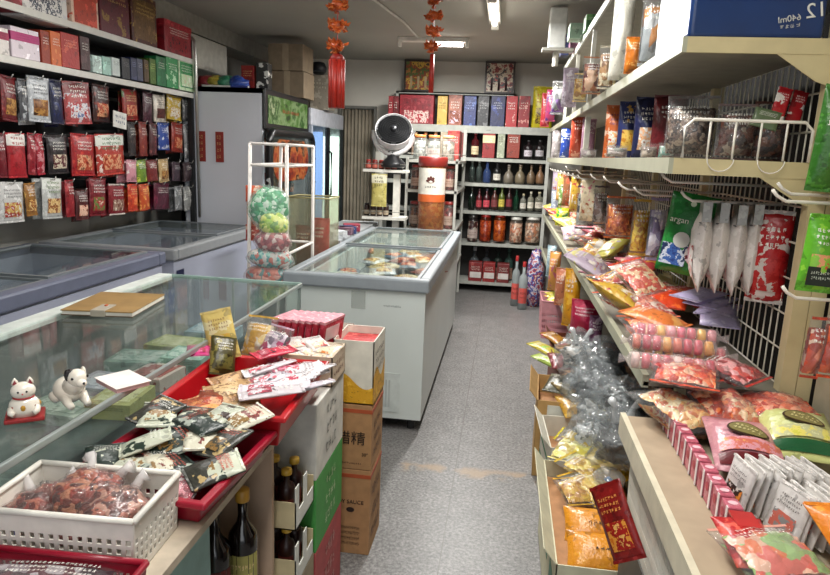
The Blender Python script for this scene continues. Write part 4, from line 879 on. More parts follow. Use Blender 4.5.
gb('upright', CR, (GX1+.022, GX1+.06, GY0, GY0+.04, 0, 2.6))
gb('front_post', plain('cfcdbf', .45), (GX0+.03, GX0+.06, 4.15, 4.19, 1.555, 1.815))
for (y, z0, z1) in ((4.0, 1.87, 2.285), (4.9, 1.87, 2.285), (5.7, 1.87, 2.285)): gb('front_post', plain('d2d0c4', .4), (GX0+.012, GX0+.034, y, y+.03, z0, z1))
mb = MB(); zt = .95
y = GY0+.05
while y < 4.6: mb.tube([(GX1+.005-.6, y-4.5, zt), (GX1+.005-.6, y-4.5, 2.4)], .0026, 4); y += .045
for z in [zt+.1*i for i in range(15)]: mb.tube([(GX1+.001-.6, GY0+.03-4.5, z), (GX1+.001-.6, 4.6-4.5, z)], .0030, 4)
mb.build('wire_mesh', plain('d8d2c0', .4), t)
gb('back_panel', plain('1e1d1c', .9), (GX1+.10, GX1+.11, GY0+.06, GY1, .09, 2.4))  # dark sheet added to paint the shade behind the wire mesh
gb('back_panel', plain('4c473e', .8), (GX1-.005, GX1+.0, 4.65, GY1, .62, 2.3))
tag(t, 'long cream steel gondola with tray shelves and wire mesh back on the right', 'shelf')
# white wire guard in front of the bean bags (stands on the middle shelf end)
t = empty('wire_guard', (.605, GY0+.02, 1.569)); mb = MB(); wd, ht = .155, .098
mb.tube([(-wd, 0, 0), (-wd, 0, ht-.02), (-wd+.02, 0, ht), (wd-.02, 0, ht), (wd, 0, ht-.02), (wd, 0, 0)], .0042, 8); mb.build('loop', plain('e6e0d4', .4), t, smooth=True)
for k in range(1, 5): x = -wd+2*wd*k/5; MB().tube([(x, 0, 0), (x, 0, ht)], .0028, 6).build('wire', plain('e6e0d4', .4), t, smooth=True)
for k in (1, 3): x0 = -wd+2*wd*k/5; MB().tube([(x0+.033*(1-math.cos(a)), -.004, -.032*math.sin(a)) for a in [math.pi*i/10 for i in range(11)]], .0016, 5).build('hook_wire', plain('e6e0d4', .4), t, smooth=True)
t.location.y -= .025; tag(t, 'white wire guard standing on the end of the middle right shelf', 'rack')

# ---- top shelf
t = empty('bottled_drink_pack', (.60, 1.845, 1.871)); w_, h_, d_ = .325, .30, .40; BL = plain('0c2f63', .3, 0, .12, 6)
b = MB().box(-w_/2, w_/2, 0, d_, 0, h_).build('wrapped_pack', BL, t, bevel=.012, seg=3)
def fp(x, z): return (x-w_/2, -.0015, z)
MB().add([fp(.02, .302), fp(.135, .302), fp(.115, .262), fp(.096, .272), fp(.078, .248), fp(.05, .26), fp(.03, .17)], [(0, 1, 2, 3, 4, 5, 6)]).build('white_print', plain('c8c6c0', .4), t)
mb = MB(); mb.add([fp(.0, .20), fp(.012, .20), fp(.05, .11), fp(.0, .02)], [(0, 1, 2, 3)])
MB().add([fp(.115, .11), fp(.16, .135), fp(.15, .15), fp(.11, .13)], [(0, 1, 2, 3)]).build('white_print', plain('c8c6c0', .4), t)
MB().lathe([(.0001, 0), (.055, .0001)], 24, M=Matrix.Translation((w_*.22, -.0018, .15)) @ Matrix.Rotation(R(90), 4, 'X')).build('pale_glow_print', plain('a8b8b4', .4), t)
MX = lambda x, z, s=1: Matrix.Translation((x, -.0028, z)) @ Matrix.Rotation(R(90), 4, 'X') @ Matrix.Rotation(R(-8), 4, 'Z') @ Matrix.Scale(-1, 4, (1, 0, 0))
text('lettering', '12', .05, plain('d8d8d2', .4), t, Matrix.Translation((.135, -.0028, .068)) @ Matrix.Rotation(R(90), 4, 'X') @ Matrix.Rotation(R(10), 4, 'Z') @ Matrix.Scale(-1, 4, (1, 0, 0)))
text('lettering', '640ml', .022, plain('c8c8c4', .4), t, Matrix.Translation((.075, -.0028, .048)) @ Matrix.Rotation(R(90), 4, 'X') @ Matrix.Rotation(R(10), 4, 'Z') @ Matrix.Scale(-1, 4, (1, 0, 0)))
text('lettering', 'Ballon', .017, plain('c8c8c4', .4), t, Matrix.Translation((.07, -.0028, .026)) @ Matrix.Rotation(R(10+180), 4, 'Y') @ Matrix.Rotation(R(90), 4, 'X')) if False else strokes(lambda u, v: Vector((.05+.06*u, -.0028, .018+.016*v+.01*u)), 0, 1, 0, 1, 1, MB(), .3, 2).build('lettering', plain('c8c8c4', .4), t)
tag(t, 'large blue drinks pack with white mirrored 12 640ml print on the top right shelf', 'pack')

def gitems(items, where, cat, group, builder=bag, z=None):
    for i, it in enumerate(items):
        y, px1, t_, px2, b_, col, desc = it[:7]; kw = dict(it[7]) if len(it) > 7 else {}
        dp = kw.pop('depth', .08); yaw = kw.pop('yaw', 0); bd = kw.pop('builder', builder); til = kw.pop('tilt', 0)
        loc, rz, w_, h_ = spot('y-', y, px1, t_, px2, b_, dp)
        o = bd(w_, h_, dp, col, **kw); at(o, (loc.x, y+dp/2, z if z is not None else loc.z), yaw, til, 0)
        tag(o, f'{desc} {where}', cat, group)
W = WRAP
gitems([
 (2.02, 684, -30, 702, 37, '94948e', 'silver white ribbed pouch leaning beside the blue pack', dict(acc='c4c4be', depth=.06, tilt=-.05)),
 (2.25, 668, -25, 690, 36, 'd0c4c0', 'clear white pouch with red cap print', dict(top='9c1c2c', acc='e4dedc')),
 (2.35, 645, -30, 668, 46, '9a9c9c', 'large crinkled clear grey bag', dict(acc='d8dcdc', clear=True, stuff=pieces(['7c8082', 'c8cccc', '9aa0a2', 'b8782c'], 18))),
 (2.55, 628, 24, 645, 62, 'b8681c', 'amber brown snack bag', dict(acc='d89a50', txt='e8d8b0')),
 (2.75, 614, -20, 636, 76, 'cfcdc0', 'tall white pouch taller than its neighbours', dict(acc='dedccf', depth=.10, detail=False)),
 (3.1, 600, 40, 616, 84, 'a8a08c', 'clear bag of tan snacks', dict(clear=True, stuff=pieces(['a87c4c', 'd8c8a8', '7a5430'], 40))),
 (3.35, 583, 58, 603, 96, '8a5a3c', 'clear bag of reddish brown nuts', dict(clear=True, stuff=pieces(['7a3c2c', 'a8643c', 'c8a080', '5a2018'], 36))),
 (3.8, 574, 72, 588, 101, 'c8a868', 'small clear bag of golden crackers', dict(clear=True, stuff=pieces(['c89a3c', 'e0c88a', '9a6a24'], 36))),
 (4.2, 563, 66, 578, 106, 'b0a0b0', 'clear lilac and white bag', dict(acc='e0d8e4')),
 (4.9, 552, 78, 566, 112, 'b8b8bc', 'crinkled clear bag with purple tag', dict(acc='7a4a9a', clear=True, stuff=pieces(['c8c8cc', '6a3a8a', 'e0e0e4', '8a8c90'], 22))),
 (5.8, 546, 92, 556, 124, '8a2c50', 'magenta and navy bag', dict(acc='2c2c6a')),
 (6.8, 541, 96, 550, 130, 'a82c34', 'red bag at the far end', dict(acc='c87a80')),
], 'on the top right shelf', 'bag', 'bags on the top right shelf', z=1.871)
gitems([
 (4.5, 572, -4, 586, 12, '9ab8a0', 'pale green white carton', dict(builder=carton, acc='d0dccc', depth=.15)),
 (4.2, 588, -8, 602, 8, '3c7a3c', 'green printed carton', dict(builder=carton, acc='6aa85a', depth=.15)),
 (5.2, 562, 24, 570, 46, '1e2a4c', 'navy carton', dict(builder=carton, depth=.12)),
 (5.0, 571, 25, 583, 45, 'c88aa8', 'pink striped carton', dict(builder=carton, acc='e8c8d8', depth=.12)),
], 'on the highest small shelf at right', 'box', 'cartons on the highest right shelf', z=2.317)
# ---- middle shelf
FUN = ['3a2820', '5c4438', '2a1a14', '7a6252', 'a08c78']
gitems([
 (2.12, 672, 92, 725, 158, '5a4a3c', 'big clear bag of dark mottled beans', dict(clear=True, stuff=pieces(FUN, 75), depth=.16, yaw=-.35)),
 (1.95, 722, 100, 762, 158, '4a2a20', 'clear bag of dark brown dried fruit', dict(clear=True, stuff=pieces(['2a120e', '4a2018', '6a3a2a', '8a7a6a'], 60), depth=.10, yaw=-.1)),
 (1.98, 758, 96, 798, 158, '4a2418', 'clear bag of reddish brown dried fruit', dict(clear=True, stuff=pieces(['3a140e', '5a2a1c', '2a0e0a', '7a4a34'], 60), depth=.10)),
 (2.62, 655, 92, 690, 158, '5a1018', 'tall dark maroon pouch', dict(acc='7a2028', depth=.12)),
 (2.75, 636, 95, 662, 158, '1a2048', 'navy pouch with white window', dict(pic=['c8c0b8', 'd8a880', 'e8e4dc', '9a6a50'], depth=.10, acc='101430')),
 (3.15, 619, 100, 640, 158, '2a3468', 'blue pouch with yellow print', dict(pic=['c8882c', 'e8c05a', 'a8602c'], acc='d8a850')),
 (3.3, 606, 102, 626, 156, 'd06a34', 'orange and white snack pouch', dict(acc='e8c8b0', pic=['d85a20', 'f0b070', 'e8e0d0', 'c83c18'], txt='5a2a5a')),
 (4.4, 582, 118, 596, 158, 'a87a90', 'mauve pouch', dict(acc='d8c0c8')),
 (4.75, 571, 112, 585, 158, 'b0442c', 'rust orange pouch', dict(acc='d89a80')),
 (5.3, 561, 128, 574, 158, '1f3c8a', 'royal blue and white pouch', dict(acc='d8dce8')),
 (6.2, 552, 130, 562, 158, 'a8a0a0', 'grey white pouch', dict(acc='e0d8d8')),
], 'on the middle right shelf', 'bag', 'bags on the middle right shelf', z=1.569)
# tags and labels on the dried fruit bags
for (y, px1, t_, px2, b_, col, ac, label) in ((1.90, 771, 84, 786, 122, 'a81c24', 'e0d8d0', 'red and white header card left one of two on the dried fruit bags'), (1.93, 788, 88, 803, 122, 'a01820', 'dcd4cc', 'red and white header card right one of two on the dried fruit bags'), (1.86, 751, 108, 778, 128, '5a6a4a', 'd8d4c8', 'green and white paper label lying on the dried fruit bags')):
    loc, rz, w_, h_ = spot('y-', y, px1, t_, px2, b_, .01); o = sachet(w_, h_, col, ac, .006, name='header_card', txt='f0ece4'); at(o, loc, rnd.uniform(-.3, .3), -.3, .25); tag(o, label, 'label')
# clear trays along the middle shelf front
for i, (px1, px2, y) in enumerate(((658, 674, 2.3), (640, 657, 2.45), (606, 628, 2.85), (580, 597, 3.8))):
    loc, rz, w_, h_ = spot('y-', y, px1, 146, px2, 159, .08); o = bag(w_, .05, .05, 'c8ccc4', clear=True, stuff=pieces([['5a9a8a', 'c8d0c8', '8ab0a0'], ['c8b8a8', '8a7a70', 'e0d8d0'], ['b8a8a0', 'd8d0c8', '8a8a80'], ['c8b8b8', 'e8e0d8', 'a89890']][i], 40), name='clear_snack_tray', detail=False); at(o, (loc.x, y, 1.569)); tag(o, f'low clear snack pack fronting the middle right shelf, {ORD[i]} from near end', 'pack', 'low clear packs on the middle right shelf')

# ---- hooks and hanging bags
def hook(y, z, x0, label, x1=None):
    x1 = x1 or GX1
    o = MB().tube([(x1, y, z), (x0, y, z), (x0-.022, y, z+.012), (x0-.034, y, z+.026)], .0042, 8).build('shelf_hook', plain('e4ded2', .35), smooth=True); tag(o, label, 'hook', 'white hooks on the right mesh'); return o
HK = [(2.10, 1.498, .50, 'empty white hook nearest the end upright under the middle right shelf'), (2.04, 1.447, .55, 'white hook carrying the grey topped white bags'), (2.45, 1.44, .49, 'white hook just behind the green bag'), (2.62, 1.45, .46, 'white hook holding the lilac bag'), (3.1, 1.46, .47, 'white hook holding the yellow snack bag'), (3.5, 1.46, .46, 'white hook holding the orange nut bag'), (4.2, 1.47, .46, 'white hook farther down over the grey pattern bags'), (5.0, 1.48, .46, 'white hook near the far end of the right shelf')]
for y, z, x0, l in HK: hook(y, z, x0, l)
gitems([
 (2.55, 650, 198, 668, 262, '9a8aa8', 'lilac clear bag hanging behind the green bag', dict(acc='c8c0d4', clear=True, stuff=pieces(['8a7aa8', 'b8b0c8', '6a6a8a', 'd8d4e0'], 26))),
 (2.95, 633, 200, 651, 257, 'c8a030', 'clear bag of yellow snacks with purple top', dict(clear=True, stuff=pieces(['e0b020', 'f0d050', 'c8881c'], 60), depth=.09)),
 (3.3, 607, 197, 636, 240, 'c8601c', 'big clear bag of orange coated nuts', dict(clear=True, stuff=pieces(['c8581c', 'e07a2c', 'a8401c', 'f0984a'], 62), depth=.13)),
 (3.9, 594, 186, 609, 226, '4a3a3c', 'clear bag of dark brown sweets', dict(clear=True, stuff=pieces(['3a2420', '6a4a40', '8a7a78'], 40))),
 (4.3, 577, 186, 597, 230, '6a6a70', 'grey and white speckled bag', dict(clear=True, stuff=pieces(['4a5058', 'b0b8b8', '2c3438', '8a9498', 'd0d4d0'], 34), depth=.10)),
 (5.0, 570, 182, 580, 206, 'c8c8c0', 'narrow white bag', dict(acc='e0e0d8')),
 (5.3, 556, 208, 570, 226, 'c8c82c', 'bright yellow green flower shaped bag', dict(acc='3a9a4a', builder=bag)),
 (5.6, 559, 186, 570, 206, '6a8a4a', 'olive white bag', dict(acc='d0d8c0')),
 (6.4, 551, 190, 559, 220, '9aa4b0', 'pale blue grey bag', dict(acc='d8dce0')),
], 'hanging under the middle right shelf', 'bag', 'bags hanging under the middle right shelf')
# green bag
o = bag(.150, .265, .05, '1c7a30', '2a8f3c', name='green_snack_bag', detail=False, seal='165c24'); at(o, (.585, 2.24, 1.195), R(-22), 0, R(7))
S_ = lambda x, y: Matrix.Translation((x, -.034, y)) @ Matrix.Rotation(R(90), 4, 'X')
text('lettering', 'argan', .027, plain('e8ecd8', .4), o, S_(-.03, .178)); 
MB().grid(lambda u, v: Vector((-.065+.08*u, -.029, .03+.07*v)), 3, 3).build('blue_print', photo(['1c3c8a', '3a64b0', 'd8e0ec', '102a5a'], 30), o); MB().lathe([(.0001, 0), (.036, .0001)], 20, M=Matrix.Translation((.045, -.031, .075)) @ Matrix.Rotation(R(90), 4, 'X')).build('red_print', photo(['a01c2c', 'c83c48', 'e8dcd8', '701020'], 40), o)
MB().lathe([(.0001, 0), (.026, .0001)], 16, M=Matrix.Translation((-.01, -.0305, .115)) @ Matrix.Rotation(R(90), 4, 'X')).build('white_print', plain('e4e6dc', .4), o); MB().lathe([(.0001, 0), (.009, .0001)], 12, M=Matrix.Translation((0, -.0302, .235)) @ Matrix.Rotation(R(90), 4, 'X')).build('crest', plain('d8e8c8', .4), o)
tag(o, 'green snack bag with white argan lettering hanging under the middle right shelf', 'bag')
for i, x in enumerate((.592, .640, .688, .733)):
    o = bag(.16, .265, .060, 'd4cdc6', 'e2dcd6', name='white_snack_bag', detail=False, seal='a8a6a2', pic=['b83a3c', 'd8a0a0', 'e4dcd4', 'a02830']); at(o, (x, 2.04, 1.185), R(-104)+rnd.uniform(-.05, .05), 0, rnd.uniform(-.03, .03))
    bx('grey_band', foil('8f8f8c', 'a4a4a0'), (-.08, .08, -.012, .012, .205, .262), o); MB().tube([(-.08, -.016, .2), (-.02, -.02, .196), (.08, -.014, .202)], .002, 5).build('twist_tie', plain('3c3c3c'), o)
    tag(o, f'white bag with grey twisted top seen edge on, {ORD[i]} of four from the aisle', 'bag', 'white bags hung in line on the right')
o = bag(.10, .27, .06, 'b01e22', 'd8ccc4', name='red_white_snack_bag', seal='b0a8a0', pic=['c8c0b8', 'b42a28', 'a01818']); at(o, (.765, 1.98, 1.165), R(-25)); tag(o, 'red and white bag hanging against the end upright of the right mesh', 'bag')

# ---- goods heaped in the long tray (z = .935 shelf surface)
def heap(items, z0, cat='bag', group=None):
    for it in items:
        px, py, z, w_, l_, h_, rz, col, desc = it[:9]; kw = dict(it[9]) if len(it) > 9 else {}
        p = U(px, py, z=z); tl = kw.pop('tilt', .15); rl = kw.pop('roll', 0)
        nm_ = kw.pop('name', 'snack_bag')
        o = bag(w_, l_, h_, col, name=nm_, **kw)
        hx, hy = -math.sin(rz), math.cos(rz)
        lay(o, max(p.x, .50 if z0 > .9 else 0)-hx*l_/2, p.y-hy*l_/2, max(z-.01, z0+h_*.5), rz, tl, rl)
        tag(o, desc, cat, group)
ORG = ['d8481c', 'f07a30', 'b8301c', 'f0a060', 'e8d0b0']; RED = ['b81c20', 'd83c30', '8a1018', 'e88060']; PK = ['c83c50', 'e07a80', 'e8b05a', 'b8283c', 'e8c8c0']
heap([
 (568, 258, .975, .14, .20, .05, .6, 'd8a82c', 'yellow pink snack bag at the far end of the long tray', dict(acc='c8708a')),
 (580, 272, .98, .12, .22, .05, -.5, 'c87a90', 'pink striped snack bag crossing the yellow one in the tray', dict(acc='e8d8d8')),
 (598, 240, .99, .18, .26, .06, .3, 'c8a040', 'golden snack bag in the back of the long tray', dict(acc='e0c880')),
 (594, 268, 1.0, .13, .22, .06, .1, 'c8b8a8', 'cream bag with dark red print in the long tray', dict(acc='a83c44', pic=['e0c890', '8a2c3c', 'e8e0d0', 'a8a85a'])),
 (612, 260, 1.0, .13, .22, .06, -.3, 'c05a60', 'rose red bag beside the cream bag in the tray', dict(acc='e8d8c8', pic=['e0b870', 'c86a5a', 'e8dcc8'])),
 (600, 284, 1.0, .13, .2, .06, .5, 'd8744a', 'clear bag of orange snacks at the tray front edge', dict(clear=True, stuff=pieces(ORG, 50))),
 (628, 268, 1.01, .16, .24, .05, -.7, 'd8b8a8', 'pale pink and cream bag lying across the tray', dict(acc='e8d8b8')),
 (636, 284, 1.01, .15, .24, .05, -.5, 'd8cf8e', 'pale yellow cheese coloured bag, left one in the tray', dict(acc='e6e0b0', txt='8a7a30')),
 (655, 280, 1.02, .13, .2, .05, .4, 'dcd190', 'pale yellow cheese coloured bag, right one in the tray', dict(acc='ece4b8', txt='8a7a30')),
 (664, 262, 1.0, .13, .2, .06, .2, 'b0703c', 'orange brown bag behind the pale yellow bags', dict(acc='d89a60')),
 (676, 284, .99, .12, .2, .06, -.2, 'b0a46a', 'olive cream bag beside the mesh behind the pale yellow bags', dict(acc='c8bc84')),
 (622, 304, 1.0, .17, .22, .06, .6, 'd8583c', 'clear bag of coral ring snacks at the tray front', dict(clear=True, stuff=pieces(['e07a5a', 'f0a080', 'd0482c', 'e8c8b8'], 70))),
 (644, 308, 1.02, .17, .22, .06, .3, 'd86a4a', 'clear bag of salmon ring snacks beside the coral rings', dict(clear=True, stuff=pieces(['d86048', 'f0987a', 'e8d0c0', 'c04030'], 80))),
 (668, 300, 1.03, .16, .22, .05, -.4, 'd0401c', 'bright orange red shiny bag in the tray middle', dict(acc='e8682c')),
 (690, 298, 1.03, .15, .22, .05, .5, 'c02820', 'scarlet shiny bag with yellow corner by the mesh', dict(acc='d8803c')),
 (715, 298, 1.03, .17, .22, .05, -.9, '9a1f14', 'deep red shiny bag against the mesh above lilac packs', dict(acc='c8481c')),
 (655, 320, 1.03, .15, .2, .05, .9, 'd8783c', 'orange bag on the tray beside the lilac packs', dict(acc='e8a860')),
 (628, 330, 1.0, .15, .2, .06, .2, 'd8643c', 'clear bag of flame orange snacks on the tray edge', dict(clear=True, stuff=pieces(ORG, 46))),
 (632, 352, .99, .12, .18, .06, .1, 'a8a0c8', 'clear pale violet pack near the tray front edge', dict(clear=True, stuff=pieces(['b0a8d0', 'd8d4e8', '8a80b0', 'e8c8c8'], 26))),
], .965, 'bag', 'snack bags heaped in the long right tray')
EX = [('c8a03c', 'golden'), ('c86a7a', 'rose'), ('d8c8a8', 'cream'), ('a83c3c', 'red'), ('c8783c', 'orange'), ('c84a30', 'scarlet'), ('b8a8b8', 'mauve'), ('d8d0c8', 'white'), ('e0b060', 'honey'), ('c8c060', 'yellow'), ('8a5a3c', 'brown'), ('d8884a', 'apricot')]
rx = random.Random(5)
for i in range(34):
    y = 2.55+i*.125; c_, n_ = EX[(i*5) % 12]; xx = (.53, .62, .70)[i % 3]+rx.uniform(-.02, .02); cl = i % 3 == 1
    o = bag(rx.uniform(.13, .17), rx.uniform(.18, .24), .07, c_, EX[(i*7+3) % 12][0], pic=None if cl else [EX[(i*3+1) % 12][0], 'e0d8c8', c_, 'a8502c'], clear=cl, stuff=pieces([c_, 'e0c8a0', EX[(i+4) % 12][0], 'd8a878'], 55) if cl else None, name='snack_bag', detail=(y < 4))
    lay(o, xx, y-.1, 1.01+.035*(i % 2), rx.uniform(-1.2, 1.2), rx.uniform(.1, .5), rx.uniform(-.3, .3)); tag(o, f'{n_} {"clear " if cl else ""}snack bag heaped in the tray, {(ORD+["twenty first","twenty second","twenty third","twenty fourth","twenty fifth","twenty sixth","twenty seventh","twenty eighth","twenty ninth","thirtieth","thirty first","thirty second","thirty third","thirty fourth"])[i]} toward the rear rack', 'bag', 'snack bags heaped in the long right tray')
for i in range(9):
    y = 4.1+i*.33; c_, n_ = EX[(i*5+2) % 12]; o = bag(.15, .25, .06, c_, EX[(i*7+1) % 12][0], pic=['e0d8c8', c_, 'a8502c'], name='hanging_snack_bag', detail=False); at(o, (.52+.03*(i % 2), y, 1.19), R(-35))
    tag(o, f'{n_} bag hanging over the tray behind the orange nuts, {ORD[i]} toward the rear', 'bag', 'bags hanging deep under the middle right shelf')
    hook(y+.02, 1.44, .46, f'white hook holding the {n_} bag, {ORD[i]} toward the rear')
# lilac packs fanned against the mesh
for i, (px, py, rz) in enumerate(((700, 314, .95), (716, 322, .75), (730, 333, .5), (738, 345, .25))):
    p = U(px, py, z=1.03-.018*i); o = bag(.125, .16, .022, 'c4b8dc', 'dcd4ec', name='lilac_snack_pack', seal='b8b0cc', txt='5a3c8a'); lay(o, p.x-.07, p.y-.02, 1.085-.016*i, -rz, .12)
    tag(o, f'lilac snack pack fanned against the mesh, {["topmost", "second from the top", "third from the top", "lowest"][i]}', 'bag', 'fanned lilac packs')
# ring shaped candy rolls: long clear tubes of pink and yellow sweets
for i, (px, py, z, col, nm_) in enumerate(((676, 334, 1.03, ['d8607a', 'e8a0a8', 'e8b85a', 'e07080'], 'pink roll of sweets with yellow centre, topmost'), (672, 345, 1.01, ['c84058', 'e07a60', 'e8a84a', 'd85a6a'], 'coral roll of sweets with golden pieces, second'), (684, 352, .99, ['e8b04a', 'f0c870', 'd88a4a', 'c8505a'], 'golden roll of sweets, third'), (672, 364, .98, ['c83a54', 'e08a90', 'd0606c', 'e8c8c0'], 'rose roll of sweets, lowest'))):
    p = U(px, py, z=z+.035); t = empty('candy_roll', p, R(-8)); L = .22; n_ = 8; rr = .022
    for k in range(n_):
        c_ = plain(col[(k*3+i) % 4], .3, 0, .15, 60, 0, .6, .4); x = -L/2+L*(k+.5)/n_
        MB().lathe([(.0001, -.010), (rr*.8, -.0105), (rr, -.007), (rr, .007), (rr*.8, .0105), (.0001, .010)], 14, M=Matrix.Translation((x, 0, 0)) @ Matrix.Rotation(R(90), 4, 'Y')).build('sweet', c_, t, smooth=True)
    MB().tube([(-L/2-.03, 0, 0), (-L/2-.01, 0, 0), (-L/2, 0, 0), (L/2, 0, 0), (L/2+.01, 0, 0), (L/2+.03, 0, 0)], [.014, .006, rr*1.12, rr*1.12, .006, .014], 12).build('wrapper', film(.16, 'f4e8e8', .1, .8, 60), t, smooth=True)
    tag(t, f'{nm_} of four rolls in the right tray', 'candy', 'rolls of sweets in the right tray')
heap([
 (650, 372, .99, .15, .17, .05, .5, 'c84030', 'clear bag of red striped sweets at the near tray edge', dict(clear=True, stuff=pieces(['c83020', 'e86a4a', 'e8c0a8', 'b01c18'], 50))),
 (686, 374, 1.0, .17, .17, .05, -.3, 'd85030', 'clear bag of orange red shreds under the candy rolls', dict(clear=True, stuff=pieces(['d84820', 'f07a48', 'b83018', 'e8b090'], 70))),
 (728, 378, .98, .15, .17, .05, .8, 'b83028', 'clear bag of crimson sweets by the foot of the mesh', dict(clear=True, stuff=pieces(['b82028', 'd84a40', 'e8a0a0', '901018'], 50))),
], .965, 'bag', 'snack bags at the near end of the right tray')

# ================================================================== NEAR RIGHT UNIT
t = empty('near_shelf_unit', (.6, 1.25, 0))
nb = lambda name, m, d, par=None, **k: bx(name, m, (d[0]-.6, d[1]-.6, d[2]-1.25, d[3]-1.25, d[4], d[5]), par or t, **k)
nb('deck', plain('b0a58c', .6), (.375, .84, .5, 1.79, .83, .848)); nb('cardboard_strip', plain('a8957c', .75, 0, .04), (.372, .462, .5, 1.79, .848, .853))
nb('edge', plain('cfc6ae', .5), (.360, .375, .5, 1.79, .80, .862)); nb('leg', CR, (.80, .84, 1.72, 1.76, 0, .83)); nb('leg', CR, (.40, .43, .52, .56, 0, .83)); nb('leg', CR, (.40, .43, 1.70, 1.73, 0, .83))
nb('back_panel', plain('b0a890', .6), (.86, .87, .5, 1.80, .85, 2.3))
nb('small_shelf', CR, (.76, .86, .9, 1.795, 1.50, 1.53))
tag(t, 'near right shelf unit with tan card strip along its aisle edge', 'shelf')
o = basket(.30, .52, .26, plain('dcd8cc', .45), 3, 'slotted_crate', .005, .96, True); at(o, (.545, 1.5, .56)); tag(o, 'white slotted plastic crate under the near right shelf edge', 'crate')
bx('crate_stand', DK, (-.15, .15, -.26, .26, 0, .558)).location = (.545, 1.5, 0); tag(bpy.data.objects['crate_stand'], 'dark low stand carrying the white slotted crate', 'stand')
# pink packs in a divided row
n_ = 12
for i in range(n_):
    y = 1.225+.050*i; o = MB().box(-.015, .015, -.021, .021, 0, .060).build('pink_candy_pack', foil('b85a6c', 'c87a88', .3, 40), bevel=.003); at(o, (.474, y, .8545))
    bx('white_side', plain('e8dcdc', .4), (-.0165, -.0152, -.022, -.013, 0, .061), o); mb = MB().lathe([(.0001, 0), (.008, .0001)], 12, sx=1.2, M=Matrix.Translation((0, 0, .0606))); mb.build('heart_print', plain('f0c0c8', .4), o)
    mb = MB().lathe([(.0001, 0), (.010, .0001)], 10, M=Matrix.Translation((-.0158, .004, .038)) @ Matrix.Rotation(R(-90), 4, 'Y')); mb.build('side_print', plain('b03048', .4), o)
    tag(o, f'pink candy pack in divided row, near right shelf, {ORD[i]} from near end', 'pack', 'pink packs in the divided row')
o = MB().box(-.02, .02, -.026, .026, 0, .06).build('red_jelly_cup', film(.7, 'b81818', .15, .3), bevel=.008); at(o, (.476, 1.165, .8545)); bx('lid', plain('b83030', .3), (-.021, .021, -.027, .027, .058, .062), o); tag(o, 'red jelly cup at the near end of the pink packs', 'cup')
# rice cake style packs
def flatpack(x, y, z, w_, l_, h_, rz, col, acc, label, band, ink, pic):
    o = bag(w_, l_, h_, col, acc, name='cake_pack', detail=False, seal=col); lay(o, x, y, z, rz, .10)
    top = lambda X, Z, off=.0: Vector((X, -h_*.5*(max(0.02, math.sin(math.pi*(X/w_+.5)))**.55)*min(1, max(.05, (Z/l_-.055)/.25), max(.05, (.93-Z/l_)/.3))**.55*1.12-.004-off, Z))
    def oval(rx, rz_, off, m, nm):
        mb = MB(); c = Vector((w_*.02, 0, l_*.50)); ca, sa = math.cos(R(28)), math.sin(R(28)); vs = [top(c.x, c.z, off)]
        for k in range(24): a = 2*math.pi*k/24; X, Z = rx*math.cos(a), rz_*math.sin(a); vs.append(top(c.x+X*ca+Z*sa, c.z-X*sa+Z*ca, off))
        mb.add(vs, [(0, 1+k, 1+(k+1) % 24) for k in range(24)]); mb.build(nm, m, o)
    oval(.046, .030, .001, plain('3a2414', .4), 'oval_emblem'); oval(.041, .025, .002, plain('7a7040', .4), 'emblem_face')
    ca, sa = math.cos(R(28)), math.sin(R(28))
    def tx(u, v): X, Z = -.032+.064*u, -.013+.026*v; return top(w_*.02+X*ca+Z*sa, l_*.50-X*sa+Z*ca, .003)
    strokes(tx, 0, 1, 0, 1, 2, MB(), .45, len(label)).build('lettering', plain('e0d8a0', .5), o)
    MB().grid(lambda u, v: top(w_*(-.44+.88*u), l_*(.055+.12*v), .001), 10, 4).build('front_band', plain(band, .35), o)
    MB().grid(lambda u, v: top(w_*(-.42+.84*u), l_*(.20+.16*v), .001), 10, 3).build('fruit_print', photo(pic, 40), o)
    tag(o, label, 'pack'); return o
flatpack(.568, 1.375, .905, .155, .255, .07, R(-8), 'c88a94', 'd8a4aa', 'pink cake pack with dark oval emblem on the near right shelf', '5e0e18', 'f0e0d8', ['d8a05a', 'c86a5a', 'd0909a', 'b85a50'])
flatpack(.715, 1.455, .915, .165, .26, .07, R(-10), 'c8cc84', 'd8dca4', 'pale yellow green cake pack with dark oval emblem beside the pink pack', '14502c', 'f0e8c8', ['c8c44a', 'd8cc6a', 'b8b88a', 'd0d0a0'])
